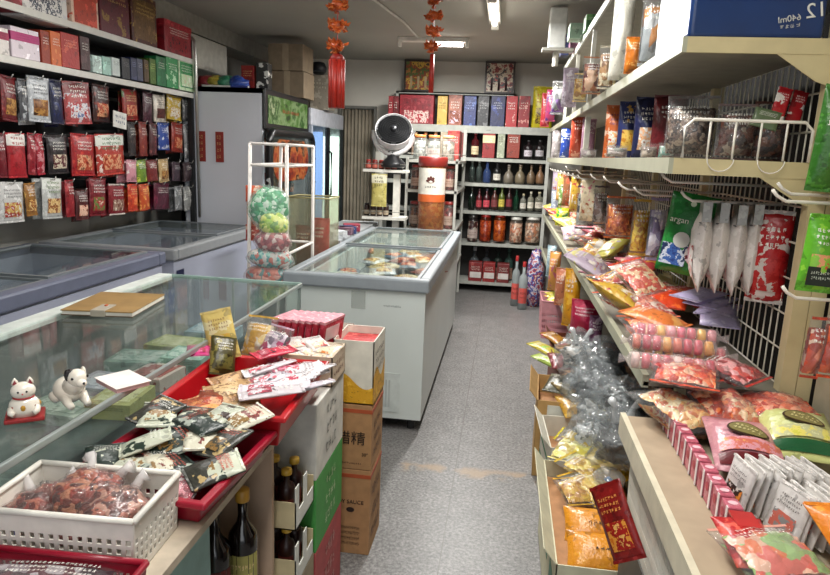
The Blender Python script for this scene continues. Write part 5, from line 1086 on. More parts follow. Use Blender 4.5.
# clear trays of orange food behind the packs
for i, (px, py, w_, l_, rz, ps, label) in enumerate((
  (672, 396, .12, .20, .5, ['d8c08a', 'e0a860', 'c86a3c', 'e8d8b0'], 'clear bag of cream and orange rolls at the left of the near shelf'),
  (716, 396, .15, .18, .2, ['c84828', 'e07a48', 'a83018', 'e8b088'], 'clear bag of red orange shreds behind the pink cake pack'),
  (695, 412, .12, .12, .3, ['d89858', 'e8c890', 'c87040', 'e0b070'], 'small clear pack of tan rolls left behind the pink cake pack'),
  (732, 408, .10, .12, -.1, ['e0a070', 'd87850', 'e8c8a0', 'c85a38'], 'small clear pack of peach rolls behind the pink cake pack'),
  (762, 388, .17, .18, -.2, ['c83830', 'e07868', 'e8c0b0', 'b02820'], 'clear bag of pinkish red sweets near the end upright foot'),
  (812, 388, .18, .18, .1, ['d04828', 'e8704a', 'b83018', 'f0a080'], 'clear bag of vivid orange shreds beside the upright on the near shelf'))):
    p = U(px, py, z=.93); o = bag(w_*1.15, l_*1.15, .085, 'e0a080', clear=True, stuff=pieces(ps, 60), name='clear_food_pack', detail=False); lay(o, min(p.x, .74)+math.sin(rz)*l_/2, min(p.y-l_*.45, 1.62), .895+.02*(i % 2), rz, .12); tag(o, label, 'bag', 'clear food packs behind the cake packs')
# white sachets standing in two files
for j, (n_, x0, y0, x1, y1) in enumerate(((10, .505, 1.315, .64, 1.33), (13, .56, 1.215, .78, 1.225))):
    for i in range(n_):
        u = i/(n_-1); o = sachet(.085, .105, 'd2cdc8', 'dedad6', .010, pic=['c8641c', 'e08a3c', '3a2c28', 'd8d0c8'] if j == 0 else ['d8d4d0', '8a8a88', 'c86a5a', 'e0dcd8'], txt='3a2c2c', name='white_sachet')
        at(o, (x0+(x1-x0)*u, y0+(y1-y0)*u, .856), R(-76)+rnd.uniform(-.14, .14), R(-14)+rnd.uniform(-.06, .06), rnd.uniform(-.08, .08))
        tag(o, f'white sachet {"with orange print, rear file" if j == 0 else "in front file"}, near right shelf, {ORD[i]} from left', 'sachet', 'white sachets in the '+('rear file' if j == 0 else 'front file'))
# big orange bag at lower right
o = bag(.17, .19, .09, 'd87c20', 'e89838', name='orange_snack_bag', pic=['d8641c', 'e8a848', 'd8c8b8', 'c84a50'], txt='c84a50'); lay(o, .675, 1.0, .90, .1, .3); tag(o, 'large orange snack bag at the near corner of the right shelf', 'bag')
o = bag(.16, .14, .05, 'd89a8a', 'e8c8b8', name='pink_snack_bag', clear=True, stuff=pieces(['e07a50', 'e8b8a0', '9ab87a', 'd86a60'], 40)); lay(o, .52, 1.03, .885, .3, .1); tag(o, 'clear pink and green candy bag between the white sachets and the aisle edge', 'bag')
o = bag(.09, .12, .03, 'b81c20', 'd85a4a', name='red_snack_packet', detail=False); lay(o, .475, 1.06, .885, .1, .2); tag(o, 'small red packet beside the jelly cup on the card strip', 'bag')
# red card leaning on the crate
o = bag(.095, .18, .02, '861816', '9a221c', name='red_noodle_pack', pic=['d8701c', 'e89a3c', 'a82018', 'e8b060'], txt='e8a050'); at(o, (.345, 1.42, .64), R(-40), R(-12), R(-38)); tag(o, 'red noodle pack with orange print leaning on the white slotted crate', 'bag')
# near goods hanging beside the end upright
for (y, px1, t_, px2, b_, col, acc, label, kw) in (
  (1.62, 800, 214, 836, 292, '62b02a', '8ac83c', 'bright green snack bag with black panel hanging right of the upright', dict(pic=['e07a4a', 'e8a070', '8ac83c', 'd86040'])),
  (1.66, 812, 84, 842, 192, '2f6a1c', '4a8a2c', 'dark green vegetable print bag at the upper right edge', dict()),
  (1.60, 803, 316, 822, 378, 'b83c24', 'd86a44', 'red orange snack bag hanging low right of the upright, left one', dict(clear=True, stuff=pieces(['c84828', 'e07850', 'a83018', 'e8c8b0'], 40))),
  (1.58, 820, 312, 845, 378, 'c8441c', 'e0743c', 'red orange snack bag at the very right edge, right one', dict(clear=True, stuff=pieces(['d05020', 'e88048', 'b83818'], 30)))):
    loc, rz, w_, h_ = spot('y-', y, px1, t_, px2, b_, .04); o = bag(w_, h_, .045, col, acc, name='hanging_snack_bag', **kw); at(o, (loc.x, y, loc.z), 0, 0, R(3))
    if 'black panel' in label:
        bx('black_panel', plain('14201a', .4), (-w_*.38, w_*.38, -.026, -.0245, h_*.1, h_*.34), o); strokes(lambda u, v: Vector((w_*(-.3+.6*u), -.0268, h_*(.17+.13*v))), 0, 1, 0, 1, 2, MB(), .3, 6).build('lettering', plain('e0e8d8'), o)
    tag(o, label, 'bag')
for (y, z, x0, x1, l) in ((1.66, 1.475, .66, .86, 'white hook above the bright green bag'), (1.60, 1.255, .69, .86, 'white hook above the red orange bags at the right edge'), (1.74, 1.49, .70, .86, 'short white hook crossing the end upright')): hook(y, z, x0, l, x1)

# ================================================================== FLOOR GOODS UNDER THE RIGHT SHELF
def open_box(name, x, y, z, w_, l_, h_, col, rz, label, inner='6a5a44', flap=True, cat='box'):
    t = empty(name, (x, y, z), rz); m_ = plain(col, .75, 0, .05); q = .004
    mb = MB(); mb.box(-w_/2, w_/2, -l_/2, -l_/2+q, 0, h_).box(-w_/2, w_/2, l_/2-q, l_/2, 0, h_).box(-w_/2, -w_/2+q, -l_/2, l_/2, 0, h_).box(w_/2-q, w_/2, -l_/2, l_/2, 0, h_).box(-w_/2, w_/2, -l_/2, l_/2, 0, .006); mb.build('box_wall', m_, t)
    if flap:
        f = MB(); f.add([(-w_/2, -l_/2, h_), (-w_/2, l_/2, h_), (-w_/2-.04, l_/2, h_+.05), (-w_/2-.04, -l_/2, h_+.05)], [(0, 1, 2, 3)]); g = f.build('flap', m_, t); s = g.modifiers.new('s', 'SOLIDIFY'); s.thickness = .003
    tag(t, label, cat); return t
b1 = open_box('open_display_carton', .40, 2.20, 0, .34, .72, .33, 'd6d2b4', 0, 'white green printed carton of yellow packs on the floor under the right shelf')
for k in range(3): bx('green_print', plain('2a7a58', .5), (-.1715, -.1705, -.30+.22*k, -.18+.22*k, .16, .24), b1)
bx('inner_riser', CARD, (-.155, .155, -.35, .35, .008, .26), b1)
for i, (y, z, label) in enumerate(((1.905, .345, 'nearest yellow noodle pack with dark words, in the carton under the right shelf'), (2.02, .365, 'second yellow noodle pack behind the nearest one'))):
    o = bag(.27, .13, .06, 'd88c18', 'e29a24', name='yellow_noodle_pack', detail=False, seal='e8b040'); lay(o, .40, y-.05, z-.03, 0, .45); strokes(lambda u, v: Vector((-.06+.15*u, -.034, .045+.022*v)), 0, 1, 0, 1, 1, MB(), .15, i).build('lettering', plain('3a2410'), o)
    tag(o, label, 'pack', 'yellow noodle packs')
heap([
 (585, 470, .37, .15, .20, .05, .9, 'c8a81c', 'clear olive yellow noodle bag in the floor carton', dict(clear=True, stuff=pieces(['c8a020', 'd8b840', 'a88018', 'e0cc6a'], 50))),
 (572, 452, .37, .15, .18, .05, -.4, 'd0b82c', 'crumpled lemon yellow film bag at the carton rim', dict(clear=True, stuff=pieces(['d8c83c', 'e8e07a', 'b8a020'], 24))),
 (600, 462, .36, .14, .18, .05, -.8, 'b89a20', 'mustard noodle bag with dark red ribbon', dict(acc='d0b84a', txt='7a1c1c')),
 (578, 442, .38, .15, .18, .06, 1.2, 'c8b828', 'pale lemon film bag at the far end of the floor carton', dict(clear=True, stuff=pieces(['d8cc4a', 'e8e08a', 'c8a820'], 30))),
 (606, 446, .38, .15, .20, .05, .2, 'd0b43c', 'yellow noodle bag next to the lemon film bags', dict(acc='e0d070', txt='7a5a1c')),
 (612, 474, .36, .15, .20, .05, -1.1, 'c89a1c', 'ochre noodle bag crossing under the dome cup', dict(acc='d8b84a')),
 (590, 488, .35, .16, .20, .05, .7, 'd0a028', 'clear bag of ochre noodles in the floor carton', dict(clear=True, stuff=pieces(['d0a028', 'e0bc4c', 'b8881c', 'e8d080'], 50))),
 (575, 492, .35, .12, .16, .05, .3, 'c8981c', 'amber noodle bag beside the yellow packs', dict(clear=True, stuff=pieces(['c8941c', 'd8b040', 'b07818'], 50))),
], .27, 'bag', 'noodle bags in the floor carton')
p = U(608, 486, z=.36); o = MB().lathe([(.0001, 0), (.03, .0), (.055, .02), (.06, .05), (.04, .07), (.0001, .075)], 20).build('clear_bowl', film(.22, 'e8ecf0', .08, .1), smooth=True); at(o, (p.x, p.y, .35)); MB().lathe([(.0001, .03), (.018, .035), (.0001, .05)], 12).build('blue_packet', plain('3a78b0', .4), o, smooth=True); tag(o, 'clear dome cup with blue centre on the yellow noodle bags', 'cup')
b2 = open_box('open_display_carton', .40, 2.80, 0, .30, .36, .36, 'd8d4c4', .05, 'white carton of grey gold packets on the floor behind the yellow packs')
for k in range(3): bx('green_stripe', plain('2a7a4a', .5), (-.1512, -.1502, -.17, .17, .1+.08*k, .115+.08*k), b2)
bx('inner_riser', CARD, (-.14, .14, -.17, .17, .008, .26), b2)
b3 = open_box('kraft_display_carton', .38, 3.25, 0, .30, .40, .40, 'b8925a', -.05, 'brown carton with pale label holding dark packets on the floor'); bx('inner_riser', CARD, (-.14, .14, -.19, .19, .008, .3), b3)
bx('label', plain('d8d8cc', .5), (-.10, .02, -.204, -.2015, .28, .38), b3)
heap([
 (574, 408, .38, .14, .2, .05, .2, 'b88a2c', 'golden packet in the brown and white cartons on the floor', dict(acc='d8b04a')),
 (560, 385, .42, .14, .2, .05, -.3, '4a4a3a', 'dark olive packet in the floor carton', dict(acc='8a8a6a')),
 (572, 392, .42, .13, .2, .05, .5, '7a6a44', 'khaki packet in the floor carton', dict(acc='a8986a')),
 (560, 362, .42, .12, .2, .05, .1, '7a2c30', 'dark red packet at the far side of the brown carton', dict(acc='c89aa0')),
 (545, 350, .36, .12, .22, .04, .8, 'b8a83c', 'yellow green packet lying before the pink basket', dict(acc='8ab04a')),
 (556, 340, .38, .12, .22, .04, .6, '9a6a24', 'brown gold packet with red end before the pink basket', dict(acc='b02a2c')),
 (548, 362, .34, .10, .2, .04, .9, '9ab04a', 'lime packet with pale edge on the floor by the pink basket', dict(acc='d8e0a8')),
], .3, 'bag', 'packets on the floor under the right shelf')
o = open_box('low_floor_carton', .60, 4.15, 0, .42, 1.0, .33, '6a3a2c', 0, 'dark red brown carton on the floor under the right shelf beyond the brown carton'); bx('inner_riser', CARD, (-.2, .2, -.49, .49, .008, .3), o)
# crumpled clear bags
CRUM = [((580, 345), .62, .12, .10, 2, 'c8c0b8', 'crumpled clear bag with tied handles at the far end of the heap'), ((606, 352), .66, .13, .11, 5, '3a3c3c', 'crumpled clear bag of dark fungus under the long tray'), ((600, 375), .60, .14, .11, 9, '4a4e50', 'crumpled smoky bag in the middle of the heap'), ((630, 390), .66, .13, .10, 14, '2a2c2a', 'clear bag of black fungus beside the tray edge'), ((585, 372), .52, .11, .09, 21, '8a8c8a', 'small grey crumpled bag left in the heap'), ((600, 400), .52, .12, .10, 28, '9a9a96', 'pale silver crumpled bag above the yellow film bag'), ((622, 425), .58, .12, .12, 33, '3a3836', 'clear bag of dark dried food with white handles beside the crate'), ((592, 425), .46, .10, .09, 38, 'a8a8a4', 'crumpled pale bag just behind the yellow film bags')]
for i, ((px, py), z, r_, h_, sd, con, label) in enumerate(CRUM):
    p = U(px, py, z=z); zb = z-h_*1.3
    o = blob('crumpled_plastic_bag', film(.12, 'dfe5e7', .10, 1.0, 26), r_, r_*.95, h_, sd, .42, freq=2.4, nu=30, nv=18); at(o, (min(p.x, .62), p.y, zb))
    for k in range(1): pass
    q = blob('contents', pieces([con, '1c1e1e' if con < '6' else 'b8bab8', con, '5a5e5e'], 50), r_*.72, r_*.70, h_*.66, sd, .45, o, 2.6); q.location.z = .015
    if 'handles' in label:
        for s in (-1, 1): MB().tube([(s*.02, 0, h_*1.4), (s*.035, .0, h_*1.9), (s*.05, -.02, h_*2.15)], [.022, .010, .016], 8).build('handle', film(.6, 'f0f2f2', .2, .5), o, smooth=True)
    tag(o, label, 'bag', 'crumpled clear bags under the right tray')
for (x, y, w_, l_, h_, label) in ((.70, 2.62, .22, .60, .42, 'plain brown carton hidden under the nearer crumpled bags'), (.70, 3.25, .22, .56, .46, 'plain brown carton hidden under the farther crumpled bags')):
    o = MB().box(-w_/2, w_/2, -l_/2, l_/2, 0, h_).build('brown_carton', CARD, bevel=.004); at(o, (x, y, 0)); tag(o, label, 'box')
o = basket(.30, .42, .34, plain('c88a90', .5), 4, 'pink_floor_basket', .004, .9); at(o, (.53, 5.85, 0)); tag(o, 'pink pierced plastic basket of yellow packets on the floor at the far right', 'basket')
for i in range(5):
    c_ = [('c8b83c', 'yellow'), ('b0b84a', 'lime'), ('d8c86a', 'pale yellow'), ('a89a3c', 'olive'), ('c8a050', 'tan')][i]; o = bag(.16, .2, .06, c_[0], 'e0d89a', name='yellow_packet', detail=False); lay(o, .45+.04*i, 5.72+.03*i, .30+.02*(i % 2), .5*i-1, .2); tag(o, f'{c_[1]} packet in the pink floor basket', 'bag', 'packets in the pink basket')
# goods on the lower shelf (z = .592)
gitems([
 (3.75, 563, 282, 580, 340, 'e0a020', 'yellow orange hanging pouch', dict(acc='f0c03c', depth=.10, yaw=-.4)),
 (3.55, 572, 296, 602, 332, 'b01c44', 'round crimson pouch with white letters', dict(acc='c8345a', txt='f4f0f0', depth=.14, yaw=-.3)),
 (4.3, 556, 262, 570, 300, 'c87a5a', 'salmon pouch', dict(acc='e8b090', depth=.10, yaw=-.4)),
 (4.8, 550, 240, 562, 280, 'd8984a', 'amber pouch', dict(acc='c86a7a', depth=.10, yaw=-.4)),
 (5.4, 548, 230, 558, 262, '9ab0b8', 'blue grey pouch', dict(acc='c8d8d8', depth=.08, yaw=-.4)),
 (3.3, 590, 310, 604, 345, '6a3c5a', 'plum pouch with pale dots', dict(acc='b8a0b0', depth=.08)),
], 'on the lower right shelf', 'bag', 'pouches on the lower right shelf', z=.595)

# ================================================================== HANGING FIRECRACKER DECORATIONS
def firecracker(x, y, ztas, zbot, wid, flowers, label, fl_r):
    t = empty('hanging_firecracker_charm', (x, y, zbot)); red = plain('a02418', .45, 0, .1, 40)
    H = ztas-zbot
    MB().tube([(0, 0, H), (0, 0, ZC-zbot)], .003, 5).build('cord', plain('8a1c14'), t)
    if wid > .05:
        for k in range(7):
            a = 2*math.pi*k/7; c_ = (wid*.30*math.cos(a), wid*.30*math.sin(a)); MB().tube([(c_[0], c_[1], .01), (c_[0], c_[1], H-.01)], wid*.17, 10).build('firecracker', red, t, smooth=True)
        MB().lathe([(.02, 0), (wid*.40, .0), (wid*.40, .025), (.01, .05)], 14, (0, 0, H-.02)).build('cap', plain('8a1a12', .5), t, smooth=True)
    else:
        MB().tube([(0, 0, 0), (0, 0, H)], [.016, .014], 10).build('tassel', red, t, smooth=True)
    for k, fz in enumerate(flowers):
        f = MB(); r = random.Random(k)
        for q in range(26):
            a = r.uniform(0, 6.28); e = r.uniform(-1.0, 1.0); d = Vector((math.cos(a)*math.cos(e), math.sin(a)*math.cos(e), math.sin(e)*.75)); rr = fl_r*r.uniform(.75, 1.1); s = d.cross(Vector((0, 0, 1))).normalized()*fl_r*.32; base = Vector((0, 0, fz-zbot)); u_ = d.cross(s).normalized()*fl_r*.22
            f.add([base+d*rr*.25, base+d*rr*.75+s*.7+u_, base+d*rr, base+d*rr*.75-s*.7+u_], [(0, 1, 2, 3)])
        f.build('flower', foil('c05a28', 'e09a58', .4, 80), t); MB().ball((0, 0, fz-zbot), fl_r*.55, 10, 7, (1, 1, .7)).build('flower_core', foil('b8501c', 'd8783c', .4, 80), t, smooth=True)
    tag(t, label, 'decoration'); return t
firecracker(-.925, 3.5, 2.03, 1.765, .095, [2.09, 2.19, 2.29, 2.39, 2.50], 'red firecracker charm with orange flowers hanging left, above the candy rack', .07)
firecracker(-.505, 4.2, 2.16, 1.93, .03, [2.205, 2.295, 2.385, 2.475, 2.555], 'slim red charm with orange flowers hanging right, above the island freezer', .068)

# ================================================================== GLASS COUNTER
t = empty('glass_display_counter', (-1.23, 1.9, 0)); ALU = plain('a9b2b0', .3, .5, .03)
c5 = lambda name, m, d, par=None, **k: bx(name, m, (d[0]+1.23, d[1]+1.23, d[2]-1.9, d[3]-1.9, d[4], d[5]), par or t, **k)
A0, A1, B0, B1, ZT = -1.56, -.90, .9, 2.82, .95
TG = film(.025, 'd6e4de', .03, 0)
c5('base_cabinet', plain('9aa0a4', .5), (A0, A1, B0, B1, 0, .50)); c5('top_glass', TG, (A0, A1, B0, B1, ZT-.008, ZT)); c5('front_glass', TG, (A1-.006, A1, B0, B1, .50, ZT-.008)); c5('end_glass', TG, (A0, A1-.006, B1-.006, B1, .50, ZT-.008))
c5('back_panel', plain('8a8c8a', .5, 0, .05), (A0, A0+.012, B0, B1, .50, ZT-.01)); c5('glass_shelf', film(.04, 'd0e0da', .05, 0), (A0+.012, A0+.46, B0+.02, B1-.02, .715, .722))
c5('edge_trim', ALU, (A1-.004, A1+.008, B0, B1, ZT-.012, ZT+.004), bevel=.003); c5('edge_trim', plain('e2eae4', .3), (A0-.03, A0+.035, B0, B1, ZT-.02, ZT+.005)); c5('edge_trim', plain('9fb8b0', .25), (A0, A1, B1-.004, B1+.006, ZT-.012, ZT+.004)); c5('corner_post', ALU, (A1-.012, A1, B1-.012, B1, .5, ZT)); c5('corner_post', ALU, (A1-.33, A1-.32, B1-.008, B1, .5, ZT))
tag(t, 'glass topped display counter with steel edge running down the left', 'counter')
# goods inside the counter
rk = lambda y, z: ORD[sorted([q for q in ([1.72, 1.80, 1.95, 2.04, 2.18, 2.25, 2.42, 2.60] if z > .7 else [1.55, 1.80, 2.05, 2.3, 2.55, 1.30, 1.08, 1.40, 1.1])]).index(y)]
for (x, y, z, w_, l_, h_, col, acc, nm_) in (
  (-1.30, 1.72, .723, .20, .16, .035, '8c988c', 'b8c0b4', 'grey green carton'), (-1.16, 1.80, .723, .14, .18, .05, 'a8a870', 'c4c498', 'yellow green carton'), (-1.30, 1.95, .723, .2, .16, .03, 'b0b0bc', 'd0d0d8', 'lilac white carton'), (-1.18, 2.04, .723, .14, .16, .045, 'c8b8b0', '9a5a54', 'white brown carton'),
  (-1.32, 2.18, .723, .2, .16, .045, '8aa498', 'b4c4bc', 'mint carton'), (-1.16, 2.25, .723, .16, .16, .05, '9ab8ac', 'd0e0d8', 'pale mint carton'), (-1.30, 2.42, .723, .2, .16, .035, '9ca068', 'c0c098', 'lime carton'), (-1.22, 2.60, .723, .2, .16, .05, '8ea6b4', 'c0ccd4', 'blue grey carton'),
  (-1.02, 1.55, .503, .16, .2, .12, '2c4a4a', '4a7a74', 'dark teal carton'), (-1.03, 1.80, .503, .16, .2, .14, '24504a', '5a8a7c', 'deep green carton'), (-1.02, 2.05, .503, .16, .2, .13, '3a5a54', '7aa898', 'sea green carton'), (-1.03, 2.3, .503, .16, .2, .14, '4a6a5a', '90b09a', 'sage carton'), (-1.02, 2.55, .503, .16, .2, .13, '8a8a84', 'b8b8b0', 'grey carton'),
  (-1.02, 1.30, .503, .16, .2, .20, '3c5adc', '5a78d8', 'bright blue pack'), (-1.03, 1.08, .503, .18, .18, .17, '9ab088', 'c8d0a0', 'pale green pack'), (-1.30, 1.40, .503, .2, .26, .12, '5a605e', '8a8f8c', 'dark grey carton'), (-1.36, 1.1, .503, .2, .2, .12, '686c6a', '989c98', 'dull grey carton')):
    o = carton(w_, h_, l_, col, acc, name='display_carton', rows=1, txt='404a44'); at(o, (x, y, z), rnd.uniform(-.12, .12)); bx('top_print', foil(acc, col, .4, 26), (-w_*.4, w_*.4, -l_*.36, l_*.36, h_, h_+.0015), o)
    tag(o, f'{nm_} inside the glass counter, {"upper shelf" if z > .7 else "floor"}, {rk(y, z)} from near end', 'box', 'goods inside the glass counter')
for i, (y, col, l) in enumerate(((1.35, 'b8babc', 'crinkled clear pack propped against the counter back, left one'), (1.62, 'a89aa0', 'clear pack with pink text propped against the counter back, right one'))):
    o = bag(.13, .17, .03, col, 'd8dadc', clear=True, stuff=pieces(['8a8e8c', '6f7472', 'c8cccc', '5a5e5c'], 22) if i == 0 else pieces(['8a7a80', '6f6a6c', 'b8a8b0', '8a8886'], 26), name='clear_pack'); at(o, (-1.50, y, .723), R(90), 0, 0); tag(o, l, 'bag')
# things on the glass top
t = empty('notebook', (-1.43, 2.19, .955), R(-14)); w_, l_ = .25, .30
bx('page_block', plain('dcd8cc', .7), (-w_/2+.004, w_/2-.002, -l_/2+.004, l_/2-.004, .003, .015), t); bx('back_cover', plain('5a4a34', .5), (-w_/2, w_/2, -l_/2, l_/2, 0, .003), t, .001); bx('front_cover', plain('9a7a48', .45, 0, .08, 12), (-w_/2, w_/2, -l_/2, l_/2, .015, .020), t, .002)
bx('strap', plain('a8a090', .5), (-.02, .03, -l_/2-.003, -l_/2+.09, .0, .0225), t, .001); bx('strap_button', plain('c05a30', .4), (.0, .008, -l_/2+.06, -l_/2+.075, .0225, .026), t)
t.location = (-1.40, 2.17, .955); t.rotation_euler.z = R(8)
tag(t, 'tan leather covered notebook with strap lying on the glass counter', 'notebook')
# beckoning cat figurine on a red base
t = empty('cat_figurine', (-1.005, 1.205, .953), R(35)); CER = plain('e8e0d2', .2, 0, .03, 20, 0, .6, .5)
bx('base', plain('9a2a2a', .3), (-.038, .038, -.030, .034, 0, .010), t, .003)
b = MB().lathe([(.0001, .008), (.027, .010), (.031, .024), (.028, .040), (.019, .050), (.0001, .054)], 22, sy=.85).build('body', CER, t, smooth=True)
MB().ball((0, -.002, .064), .0225, 18, 12, (1.08, .92, .88)).build('head', CER, t, smooth=True)
for s in (-1, 1):
    MB().lathe([(.008, 0), (.006, .008), (.0005, .016)], 8, (s*.014, 0, .078), sy=.5).build('ear', CER, t, smooth=True); MB().lathe([(.005, .0), (.0005, .010)], 8, (s*.0142, -.0035, .079), sy=.4).build('inner_ear', plain('8a2c34', .4), t)
    MB().ball((s*.008, -.0215, .067), .0022, 8, 6).build('eye', DARK, t, smooth=True)
    MB().tube([(s*.024, -.012, .028), (s*.024, -.022, .022), (s*.018, -.027, .020)], [.008, .007, .006], 8).build('paw', CER, t, smooth=True)
MB().ball((0, -.0232, .0625), .0016, 8, 6).build('nose', plain('b03a3a'), t)
MB().tube([(.0195*math.cos(a), -.001+.0175*math.sin(a), .0505) for a in [2*math.pi*i/16 for i in range(17)]], .0022, 6).build('collar', plain('a82c2c', .4), t, smooth=True)
for i, a in enumerate((-1.2, -.4, .5, 1.3)): MB().ball((.027*math.cos(a-1.2), .024*math.sin(a-1.2), .028+.003*(i % 2)), .0055, 8, 6, (1, .6, 1.3)).build('painted_spot', plain(['8a2c24', 'b88a2c', '6a241c', 'c89a3c'][i], .3), t, smooth=True)
tag(t, 'small white beckoning cat figurine on red base on the glass counter', 'figurine')
# spotted dog figurine
t = empty('dog_figurine', (-.965, 1.305, .953), R(58)); P5 = CER
MB().ball((0, .012, .031), .033, 20, 12, (1, 1.28, .93)).build('body', P5, t, smooth=True)
MB().tube([(0, -.012, .044), (0, -.026, .058), (0, -.034, .066)], [.024, .021, .019], 14).build('neck', P5, t, smooth=True)
MB().ball((0, -.036, .071), .0215, 18, 12, (.95, 1.05, .95)).build('head', P5, t, smooth=True); MB().ball((0, -.057, .064), .0115, 14, 9, (1, 1.2, .85)).build('muzzle', P5, t, smooth=True); MB().ball((0, -.070, .066), .003, 8, 6).build('nose', DARK, t, smooth=True)
for s in (-1, 1):
    MB().ball((s*.018, -.027, .078), .011, 12, 8, (.5, .8, 1.25)).build('ear', plain('1f1a1c', .25) if s < 0 else P5, t, smooth=True); MB().ball((s*.0165, -.050, .075), .0032, 8, 6).build('eye', plain('1c1818', .2), t, smooth=True)
    MB().tube([(s*.018, -.012, .02), (s*.019, -.030, .010), (s*.018, -.044, .006)], [.013, .009, .007], 8).build('front_leg', P5, t, smooth=True); MB().ball((s*.026, .028, .014), .017, 10, 7, (.7, 1.2, .8)).build('hind_leg', P5, t, smooth=True)
MB().tube([(0, .050, .02), (.01, .062, .03), (.012, .062, .042)], [.008, .006, .004], 8).build('tail', P5, t, smooth=True); MB().ball((-.010, -.026, .086), .010, 10, 7, (1, 1, .5)).build('head_patch', plain('1f1a1c', .25), t, smooth=True)
tag(t, 'white dog figurine with black ear lying on the glass counter', 'figurine')
o = MB().box(-.055, .055, -.042, .042, 0, .012).build('note_pad', plain('d8a8a8', .6), bevel=.001); bx('top_sheet', plain('f0e6e0', .7), (-.058, .060, -.045, .045, .0125, .0135), o); at(o, (-.925, 1.445, .953), R(-32)); tag(o, 'pinkish white note pad beside the dog figurine on the glass counter', 'note pad')
o = bx('card_calculator', plain('8a9a94', .4), (-.05, .05, -.08, .08, 0, .02)); at(o, (-2.06, 2.22, .93), R(20)); o.name = 'price_scale'
bpy.data.objects.remove(o)
t = empty('price_computing_scale', (-1.92, 2.0, .928), R(-25)); b = MB(); b.add([(-.10, -.10, 0), (.10, -.10, 0), (.10, .10, 0), (-.10, .10, 0), (-.10, -.10, .03), (.10, -.10, .03), (.10, .10, .10), (-.10, .10, .10)], [(3, 2, 1, 0), (4, 5, 6, 7), (0, 1, 5, 4), (1, 2, 6, 5), (2, 3, 7, 6), (3, 0, 4, 7)]); b.build('housing', plain('c8ccc0', .4), t, bevel=.008); MB().add([(-.08, -.08, .038), (.08, -.08, .038), (.08, .08, .095), (-.08, .08, .095)], [(0, 1, 2, 3)]).build('display', plain('4a5450', .3), t); tag(t, 'pale wedge shaped scale display at the left edge by the nearest freezer', 'scale'); t.location = (-2.07, 2.12, .93)

# ================================================================== LEDGE, TRAYS AND GOODS IN FRONT OF THE COUNTER
t = empty('side_counter', (-.72, 1.3, 0)); c6 = lambda name, m, d, **k: bx(name, m, (d[0]+.72, d[1]+.72, d[2]-1.3, d[3]-1.3, d[4], d[5]), t, **k)
c6('worktop', plain('b8ab98', .6, 0, .06, 30), (-.885, -.56, .6, 1.78, .782, .80)); c6('aqua_panel', plain('8fb6b4', .5), (-.60, -.585, .6, 1.20, 0, .782)); c6('partition', plain('c0a48c', .6, 0, .05, 12), (-.885, -.57, 1.54, 1.556, 0, .782)); c6('partition', plain('9aa8a4', .6), (-.885, -.60, 1.19, 1.20, 0, .782)); c6('inner_shelf', plain('8a7a68', .6), (-.885, -.575, 1.20, 1.54, .375, .39)); c6('back_board', plain('5a5048', .7), (-.888, -.884, .6, 1.95, 0, .78))
tag(t, 'low side counter with tan worktop and aqua panel beside the glass counter', 'counter')
def sauce(x, y, z, cap, lab, label, h=.30, w_=.075):
    o = bottle('wine', w_, h, '1a0e0c', cap, lab=lab, glass=False, name='sauce_bottle', capw=.24, ink='e0c890'); o.data.materials[0] = plain('160c0b', .12, 0, .05, 10, 0, .6, .6); at(o, (x, y, z), R(20)); tag(o, label, 'bottle'); return o
sauce(-.607, 1.43, .405, 'c8963a', 'a8a05a', 'dark sauce bottle with yellow cap and green label under the side counter'); sauce(-.655, 1.37, .39, '1a1414', '6a2420', 'dark sauce bottle with red brown label under the side counter', .31, .08)
b = empty('carton_column', (0, 0, 0)); bpy.data.objects.remove(b)
for (z0, z1, y0, y1, x0, x1, col, label, ink) in ((.55, .80, 1.79, 2.12, -.84, -.52, 'd8d6ce', 'white printed carton third up in the pile beside the side counter', '8a8a86'), (.30, .55, 1.79, 2.12, -.84, -.52, '4a9a4a', 'green carton under the white one beside the side counter', 'c8e0b0'), (0, .30, 1.79, 2.12, -.84, -.52, 'b04a4c', 'red carton at the bottom of the pile beside the side counter', 'e0b0a8')):
    o = MB().box(-(x1-x0)/2, (x1-x0)/2, -(y1-y0)/2, (y1-y0)/2, 0, z1-z0-.001).build('shipping_carton', plain(col, .6), bevel=.003); at(o, ((x0+x1)/2, (y0+y1)/2, z0)); W_ = (x1-x0)/2
    strokes(lambda u, v: Vector((W_+.0015, -.06+.15*u, .03+(z1-z0-.06)*v)), 0, 1, 0, 1, 3, MB(), .9, z0).build('lettering', plain(ink), o); tag(o, label, 'box', 'cartons stacked beside the side counter')
for k, (z0, label) in enumerate(((.50, 'upper cream tray carton of small gold capped bottles'), (.32, 'lower cream tray carton of small gold capped bottles'))):
    t2 = empty('tray_carton', (-.593, 1.68, z0)); mb = MB(); w_, l_ = .072, .085; mm = plain('c8b890', .6); mb.box(-w_, w_, -l_, -l_+.003, 0, .085).box(-w_, w_, l_-.003, l_, 0, .085).box(-w_, -w_+.003, -l_, l_, 0, .085).box(-w_, w_, -l_, l_, 0, .004); mb.build('tray_wall', mm, t2); g = MB(); g.box(w_-.003, w_, -l_, l_, 0, .05).box(w_-.003, w_, -l_, -l_+.03, .05, .13).box(w_-.003, w_, -.01, .02, .05, .13); g.build('side_wall', plain('d8d8d0', .5), t2); tag(t2, label, 'box', 'cream tray cartons')
    for j in range(4):
        o = bottle('spirit', .050, .155, '2a120e', 'd8ac3c', lab='6a2a24', glass=False, name='small_sauce_bottle', capw=.3, n=12); at(o, (-.625+.06*(j % 2), 1.645+.07*(j//2), z0+.005)); tag(o, f'small gold capped bottle, {["front left", "front right", "rear left", "rear right"][j]} in the {["upper", "lower"][k]} tray carton', 'bottle', 'small gold capped bottles')
